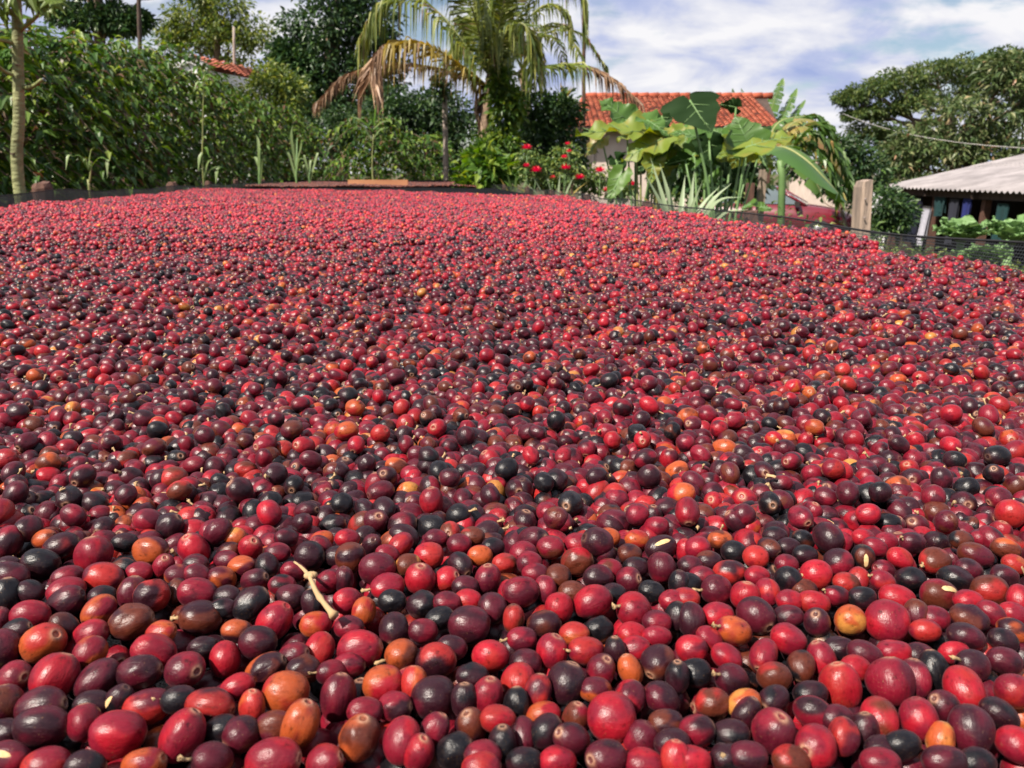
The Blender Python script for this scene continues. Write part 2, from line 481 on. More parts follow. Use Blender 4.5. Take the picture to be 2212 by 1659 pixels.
def mat_cherry():
    m, n, l, o = mat_new('coffee_cherry_skin')
    a1 = nd(n, 'ShaderNodeAttribute', attribute_type='INSTANCER', attribute_name='tint_a')
    a2 = nd(n, 'ShaderNodeAttribute', attribute_type='INSTANCER', attribute_name='tint_b')
    sc = nd(n, 'ShaderNodeAttribute', attribute_type='GEOMETRY', attribute_name='scar')
    oi = nd(n, 'ShaderNodeObjectInfo')
    t = nd(n, 'ShaderNodeTexCoord')
    off = nd(n, 'ShaderNodeMath', operation='MULTIPLY', inp={1: 83.0})
    l.new(oi.outputs['Random'], off.inputs[0])
    add = nd(n, 'ShaderNodeVectorMath', operation='ADD')
    l.new(t.outputs['Object'], add.inputs[0])
    l.new(off.outputs[0], add.inputs[1])
    nz = nd(n, 'ShaderNodeTexNoise', inp={'Scale': 0.62, 'Detail': 1.2, 'Roughness': 0.5, 'Distortion': 0.3})
    l.new(add.outputs[0], nz.inputs['Vector'])
    rm = ramp(n, [(0.42, 0.0), (0.58, 1.0)], 'EASE')
    l.new(nz.outputs['Fac'], rm.inputs[0])
    mx = nd(n, 'ShaderNodeMix', data_type='RGBA')
    l.new(rm.outputs[0], mx.inputs[0])
    l.new(a1.outputs['Color'], mx.inputs[6])
    l.new(a2.outputs['Color'], mx.inputs[7])
    # wear: small dark bruises and faint pale streaks
    nz2 = nd(n, 'ShaderNodeTexNoise', inp={'Scale': 3.1, 'Detail': 5.0, 'Roughness': 0.65})
    l.new(add.outputs[0], nz2.inputs['Vector'])
    r2 = ramp(n, [(0.27, 0.22), (0.42, 0.88), (0.70, 1.10)])
    l.new(nz2.outputs['Fac'], r2.inputs[0])
    mu = nd(n, 'ShaderNodeMix', data_type='RGBA', blend_type='MULTIPLY', inp={0: 1.0})
    l.new(mx.outputs[2], mu.inputs[6])
    l.new(r2.outputs[0], mu.inputs[7])
    nz3 = nd(n, 'ShaderNodeTexNoise', inp={'Scale': 11.0, 'Detail': 3.0})
    l.new(add.outputs[0], nz3.inputs['Vector'])
    r3 = ramp(n, [(0.64, 0.0), (0.78, 0.38)])
    l.new(nz3.outputs['Fac'], r3.inputs[0])
    mp_ = nd(n, 'ShaderNodeMix', data_type='RGBA')
    l.new(r3.outputs[0], mp_.inputs[0])
    l.new(mu.outputs[2], mp_.inputs[6])
    mp_.inputs[7].default_value = (0.30, 0.17, 0.08, 1)
    ms = nd(n, 'ShaderNodeMix', data_type='RGBA')
    rs = ramp(n, [(0.32, 0.35), (0.62, 1.0)])
    l.new(nz2.outputs['Fac'], rs.inputs[0])
    scm = nd(n, 'ShaderNodeMath', operation='MULTIPLY')
    l.new(sc.outputs['Fac'], scm.inputs[0])
    l.new(rs.outputs[0], scm.inputs[1])
    l.new(scm.outputs[0], ms.inputs[0])
    l.new(mp_.outputs[2], ms.inputs[6])
    ms.inputs[7].default_value = (0.33, 0.175, 0.11, 1)
    rr = ramp(n, [(0.3, 0.29), (0.7, 0.41)])
    l.new(nz2.outputs['Fac'], rr.inputs[0])
    b = nd(n, 'ShaderNodeBsdfPrincipled', inp={'Specular IOR Level': 0.34, 'Sheen Weight': 0.03, 'Sheen Roughness': 0.4, 'Sheen Tint': (1.0, 0.70, 0.82, 1)})
    l.new(ms.outputs[2], b.inputs['Base Color'])
    l.new(rr.outputs[0], b.inputs['Roughness'])
    wr = nd(n, 'ShaderNodeTexNoise', inp={'Scale': 2.2, 'Detail': 3.0, 'Roughness': 0.6, 'Distortion': 0.8})
    mw = nd(n, 'ShaderNodeMapping', inp={3: (0.45, 1.6, 1.6)})
    l.new(add.outputs[0], mw.inputs[0])
    l.new(mw.outputs[0], wr.inputs['Vector'])
    hsum = nd(n, 'ShaderNodeMath', operation='ADD')
    l.new(nz2.outputs['Fac'], hsum.inputs[0])
    l.new(wr.outputs['Fac'], hsum.inputs[1])
    bp = nd(n, 'ShaderNodeBump', inp={'Strength': 0.22, 'Distance': 0.0012})
    l.new(hsum.outputs[0], bp.inputs['Height'])
    l.new(bp.outputs[0], b.inputs['Normal'])
    l.new(b.outputs[0], o.inputs[0])
    return m


M['cherry'] = mat_cherry()
M['stem'] = mat_plain('dry_stem', (0.50, 0.34, 0.17), (0.16, 0.10, 0.05), 4, 0.85)
M['seed'] = mat_plain('exposed_parchment', (0.66, 0.46, 0.23), (0.42, 0.26, 0.11), 4, 0.75)

# ================================================================== SETTING
def grid_mesh(name, xs, ys, zf, mat):
    X, Y = np.meshgrid(xs, ys, indexing='ij')
    Z = zf(X, Y)
    v = np.stack([X, Y, Z], -1).reshape(-1, 3)
    nx, ny = len(xs), len(ys)
    i = np.arange(nx - 1)[:, None] * ny + np.arange(ny - 1)[None]
    q = np.stack([i, i + ny, i + ny + 1, i + 1], -1).reshape(-1, 4)
    return MB().add(v, q, 0, True).build(name, mat)


xs = np.concatenate([[-600, -250, -100, -50], np.linspace(-25, 30, 80), [50, 100, 250, 600]])
ys = np.concatenate([[-300, -100, -30], np.linspace(-10, 50, 80), [80, 150, 300, 700]])
g = grid_mesh('ground', xs, ys, lambda x, y: ground_z(x, y), M['soil'])
g['kind'] = 'structure'

# ------------------------------------------------------------------ drying bed
HS = 0.16                                      # lens above the cherries' centres
SZ = CZ - HS
FLOOR = SZ - 0.0155
AX = np.array([-0.1443, 0.9895]); AX /= np.linalg.norm(AX)
BX = np.array([AX[1], -AX[0]])
BL, BR = -1.745, 1.075                          # left and right edge across the bed
A0, A1 = -1.6, 12.6                             # bed along its length


def bw(a, b, z):
    p = AX * a + BX * b
    return Vector((p[0], p[1], z))


bed = thing('drying_bed', 'long raised drying bed of black mesh with rope-topped net sides and brown wooden stakes', 'drying bed', bw(0.5, 0, 0))

# mesh sheet, gently sagging between its bearers
na, nb_ = 120, 24
aa, bb = np.linspace(A0, A1, na), np.linspace(BL - 0.03, BR + 0.03, nb_)
AAg, BBg = np.meshgrid(aa, bb, indexing='ij')
pts = AAg[..., None] * AX + BBg[..., None] * BX
zg = FLOOR - 0.001 - 0.002 * np.sin(AAg * 5) ** 2
i = np.arange(na - 1)[:, None] * nb_ + np.arange(nb_ - 1)[None]
MB().add(np.concatenate([pts, zg[..., None]], -1).reshape(-1, 3), np.stack([i, i + nb_, i + nb_ + 1, i + 1], -1).reshape(-1, 4), 0, True).build('mesh_sheet', M['sheet'], bed)


def net_height(a, posts):
    """top of the side net: higher at the stakes, sagging between"""
    d = np.min(np.abs(a[:, None] - np.array(posts)[None]), 1)
    return 1.0 - 0.22 * smooth01(d / 0.7)


LP = [0.6, 2.4, 4.48, 6.9, 8.15, 9.5, 11.4]
RP = [-0.2, 1.1, 2.42, 3.52, 4.69, 5.8, 6.9, 8.4, 10.0, 11.6]


def side_net(b, posts, flare, name):
    n = 200
    a = np.linspace(A0, A1, n)
    h = net_height(a, posts) * np.interp(a, [0, 5, 9], [0.100, 0.085, 0.055] if flare < 0 else [0.056, 0.046, 0.045])
    top = [bw(q, b + flare * 0.035, FLOOR + hh + 0.003 * math.sin(q * 7)) for q, hh in zip(a, h)]
    bot = [bw(q, b, FLOOR - 0.03) for q in a]
    mid = [(t_ + b_) / 2 - Vector((BX[0], BX[1], 0)) * flare * -0.004 * math.sin(k * 0.9) for k, (t_, b_) in enumerate(zip(top, bot))]
    V = np.array([list(p) for p in bot] + [list(p) for p in mid] + [list(p) for p in top])
    q = []
    for r_ in range(2):
        for k in range(n - 1):
            q.append((r_ * n + k, r_ * n + k + 1, (r_ + 1) * n + k + 1, (r_ + 1) * n + k))
    o = MB().add(V, q, 0, True).build(name, M['net_dense' if flare < 0 else 'net'], bed)
    uv = o.data.uv_layers.new(name='UVMap')
    vi = np.zeros(len(o.data.loops), np.int32)
    o.data.loops.foreach_get('vertex_index', vi)
    hh = np.tile(h, 3) * np.repeat([0.0, 0.5, 1.0], n)
    u = np.tile(a, 3)
    uv.data.foreach_set('uv', np.stack([u[vi], hh[vi]], -1).astype(np.float32).ravel())
    MB().tube(top, 0.0025, 6).build('rope', M['rope'], bed)
    return top


side_net(BL, LP, -1, 'side_net')
side_net(BR, RP, 1, 'side_net')
# end net at the far end of the frame
v = [bw(A1, BL, FLOOR - 0.03), bw(A1, BR, FLOOR - 0.03), bw(A1, BR + 0.03, FLOOR + 0.055), bw(A1, BL - 0.03, FLOOR + 0.055)]
en = MB().add([list(p) for p in v], [(0, 1, 2, 3)]).build('end_net', M['sheet'], bed)


def stake(a, b, side, hh, wdt, seed):
    """split-wood stake: five-sided, uneven, standing on the ground and rising just above the net"""
    r_ = random.Random(seed)
    p = bw(a, b + side * (0.045 + wdt / 2), 0)
    gz = float(ground_z(p.x, p.y))
    top = FLOOR + hh
    zs = [gz - 0.1, gz + 0.5, top - 0.10, top - 0.03, top]
    ring, nseg = [], 7
    for k, z in enumerate(zs):
        for j in range(nseg):
            an = 2 * math.pi * j / nseg
            rr = wdt / 2 * (1 + 0.16 * math.sin(j * 2.1 + seed) + r_.uniform(-0.06, 0.06)) * (1 if k < 4 else 0.72)
            ring.append((p.x + rr * math.cos(an), p.y + rr * math.sin(an), z + (r_.uniform(-0.008, 0.008) if k > 2 else 0)))
    f = []
    for k in range(len(zs) - 1):
        for j in range(nseg):
            f.append((k * nseg + j, k * nseg + (j + 1) % nseg, (k + 1) * nseg + (j + 1) % nseg, (k + 1) * nseg + j))
    f.append(tuple((len(zs) - 1) * nseg + j for j in range(nseg)))
    MB().add(ring, f).build('stake', M['wood_brown'], bed)


for k, (a, hh, w_) in enumerate(zip(LP, [.12, .12, .125, .095, .09, .09, .08], [.08, .08, .095, .085, .07, .07, .075])):
    stake(a, BL, -1, hh, w_, 3 + k)
for k, a in enumerate(RP):
    stake(a, BR, 1, [.06, .06, .054, .048, .042][k % 5] if k < 5 else .045, [.05, .05, .046, .05, .05][k % 5], 30 + k)
# bearers and legs under the mesh
for b in (BL + 0.03, (BL + BR) / 2, BR - 0.03):
    MB().box(bw((A0 + A1) / 2, b, FLOOR - 0.055), (0.06, A1 - A0, 0.08), rot=Matrix.Rotation(math.atan2(-AX[0], AX[1]), 3, 'Z')).build('bearer', M['wood_brown'], bed)
for a in np.arange(A0 + 0.4, A1, 1.8):
    MB().box(bw(a, (BL + BR) / 2, FLOOR - 0.125), (BR - BL + 0.1, 0.06, 0.06), rot=Matrix.Rotation(math.atan2(-AX[0], AX[1]), 3, 'Z')).build('crossbar', M['wood_brown'], bed)
    for b in (BL + 0.1, BR - 0.1):
        p = bw(a, b, 0)
        gz = float(ground_z(p.x, p.y)) - 0.05
        MB().box((p.x, p.y, (gz + FLOOR - 0.157) / 2), (0.07, 0.07, FLOOR - 0.157 - gz)).build('leg', M['wood_brown'], bed)

# ------------------------------------------------------------------ cherry meshes (unit size, long axis X, navel at +X)
def cherry_profile():
    pr = [(0.915, 0.0, 0.45), (0.905, 0.085, 0.12), (0.915, 0.150, 0.25), (0.960, 0.195, 0.85), (0.972, 0.235, 1.0), (0.945, 0.290, 0.75), (0.915, 0.395, 0.18), (0.87, 0.485, 0.03)]
    for t in np.linspace(math.radians(37), math.pi - 0.12, 13):
        pr.append((math.cos(t), math.sin(t) ** 0.92, 0.0))
    pr.append((-1.0, 0.0, 0.2))
    return pr


def cherry_verts(kind, seed, segs=20):
    r_ = np.random.default_rng(seed)
    pr = cherry_profile()
    if kind == 'flat':      # hardly any navel
        pr = [(min(1.0, x + (0.03 if k < 3 else 0)), rr, s * 0.22) for k, (x, rr, s) in enumerate(pr)]
    V, S = [], []
    ph = r_.uniform(0, 6.28, 12)
    for x, rr, s in pr:
        ring = 1 if rr == 0 else segs
        for j in range(ring):
            an = 2 * math.pi * j / segs
            f = 1 + 0.045 * math.sin(2 * an + ph[0]) + 0.03 * math.sin(an + 2.2 * x + ph[1]) + 0.018 * math.sin(3 * an - 3 * x + ph[8])
            if kind == 'dent':
                d = math.cos(an - ph[2]) * 0.8 + (x - 0.1) * 0.3
                f -= 0.27 * max(0.0, d - 0.35)
            if kind == 'wrinkled':
                f += (1 - abs(x)) ** 0.5 * (0.045 * math.sin(7 * an + 2.5 * x + ph[3]) + 0.035 * math.sin(11 * an - 4 * x + ph[4]) + 0.04 * math.sin(3 * an + 5 * x + ph[5]))
                f -= 0.03
            if kind == 'square':
                f += 0.07 * math.cos(4 * an + ph[6]) * (1 - x * x)
            V.append((x * (1 + 0.02 * math.sin(an + ph[7])), rr * f * math.cos(an), rr * f * math.sin(an)))
            S.append(s)
    F, idx = [], []
    k = 0
    for x, rr, s in pr:
        c = 1 if rr == 0 else segs
        idx.append(list(range(k, k + c)))
        k += c
    for a_, b_ in zip(idx[:-1], idx[1:]):
        for j in range(segs):
            if len(a_) == 1:
                F.append((a_[0], b_[j], b_[(j + 1) % segs]))
            elif len(b_) == 1:
                F.append((a_[j], b_[0], a_[(j + 1) % segs]))
            else:
                F.append((a_[j], b_[j], b_[(j + 1) % segs]))
                F.append((a_[j], b_[(j + 1) % segs], a_[(j + 1) % segs]))
    return np.array(V), np.array(F), np.array(S)


def stem_geo(seed):
    """dry pedicel with a ragged knob, leaving the -X end"""
    r_ = random.Random(seed)
    p = [Vector((-0.97, 0, 0))]
    d = Vector((-1, r_.uniform(-.5, .5), r_.uniform(-.5, .5))).normalized()
    ln = r_.uniform(0.22, 0.50)
    for k in range(3):
        d = (d + Vector((r_.uniform(-.3, .3), r_.uniform(-.4, .4), r_.uniform(-.4, .4)))).normalized()
        p.append(p[-1] + d * ln / 2)
    v, f = tube_geo(p, [0.12, 0.085, 0.10, 0.17], 6)
    v = v + np.array([[r_.uniform(-.03, .03) for _ in range(3)] for _ in v])
    v2, f2 = tube_geo([p[-1], p[-1] + Vector((r_.uniform(-.2, .1), r_.uniform(-.25, .25), r_.uniform(-.1, .25)))], [0.09, 0.03], 5)
    return v, f, v2, f2


def seed_geo(seed):
    """narrow split in the skin with the pale seed showing, on the +Z flank"""
    r_ = random.Random(seed)
    n = 9
    V, F = [], []
    for k in range(n):
        t = -1 + 2 * k / (n - 1)
        x = t * 0.52
        hw = 0.17 * math.sqrt(max(0, 1 - t * t)) + 0.012 + r_.uniform(-.02, .02)
        for s in (-1, 0, 1):
            y = s * hw
            z = math.sqrt(max(0.0, 1 - x * x - y * y)) * (1.035 if s == 0 else 0.995)
            V.append((x, y, z + 0.012))
    for k in range(n - 1):
        for s in range(2):
            F.append((k * 3 + s, k * 3 + 3 + s, k * 3 + 4 + s, k * 3 + 1 + s))
    return np.array(V), F


KINDS_ = [('plain', 1), ('plain', 2), ('flat', 3), ('flat', 4), ('dent', 5), ('wrinkled', 6), ('wrinkled', 7), ('square', 8)]
CHERRY = []
for kd, sd in KINDS_:
    v, f, s = cherry_verts(kd, sd)
    CHERRY.append(np_mesh('coffee_cherry_' + kd, v, f, [M['cherry']], smooth=np.ones(len(f), bool), attrs={'scar': s}))
STEMS, SEEDS = [], []
for sd in range(5):
    v, f, v2, f2 = stem_geo(sd)
    b_ = MB().add(v, f, 0, True).add(v2, f2, 0, True)
    STEMS.append(np_mesh('stem', np.concatenate(b_.v), np.concatenate(b_.t), [M['stem']], smooth=np.ones(sum(map(len, b_.t)), bool)))
for sd in range(3):
    v, f = seed_geo(sd)
    b_ = MB().add(v, f, 0, True)
    SEEDS.append(np_mesh('exposed_seed', np.concatenate(b_.v), np.concatenate(b_.t), [M['seed']]))
# stemmed / split copies used for the uncounted mass
mass_col = bpy.data.collections.new('cherry_shapes')
for k, me in enumerate(CHERRY):
    mass_col.objects.link(bpy.data.objects.new('shape_%02d' % k, me))
for k in range(4):
    v, f, s = cherry_verts(['plain', 'flat', 'dent', 'plain'][k], 20 + k)
    sv, sf, sv2, sf2 = stem_geo(k)
    b_ = MB().add(v, f, 0, True)
    if k < 3:
        b_.add(sv, sf, 1, True).add(sv2, sf2, 1, True)
    else:
        b_.add(*seed_geo(1), 1, True)
    nv = sum(map(len, b_.v))
    me = np_mesh('stemmed', np.concatenate(b_.v), np.concatenate(b_.t), [M['cherry'], M['stem'] if k < 3 else M['seed']], np.concatenate(b_.mi), np.ones(sum(map(len, b_.t)), bool), {'scar': np.concatenate([s, np.zeros(nv - len(s))])})
    mass_col.objects.link(bpy.data.objects.new('shape_%02d' % (8 + k), me))

TINT = dict(R=(0.255, 0.0060, 0.0140), C=(0.150, 0.0050, 0.0150), M=(0.064, 0.0042, 0.0115), P=(0.021, 0.0036, 0.0075), K=(0.0046, 0.0038, 0.0056),
            O=(0.30, 0.054, 0.0135), Y=(0.38, 0.150, 0.031), B=(0.080, 0.0160, 0.0080), V=(0.260, 0.0140, 0.0125))
WORD = dict(R='bright red', C='crimson', M='maroon', P='dark purple', K='black', O='orange', Y='yellow', B='reddish brown', V='vermilion red')

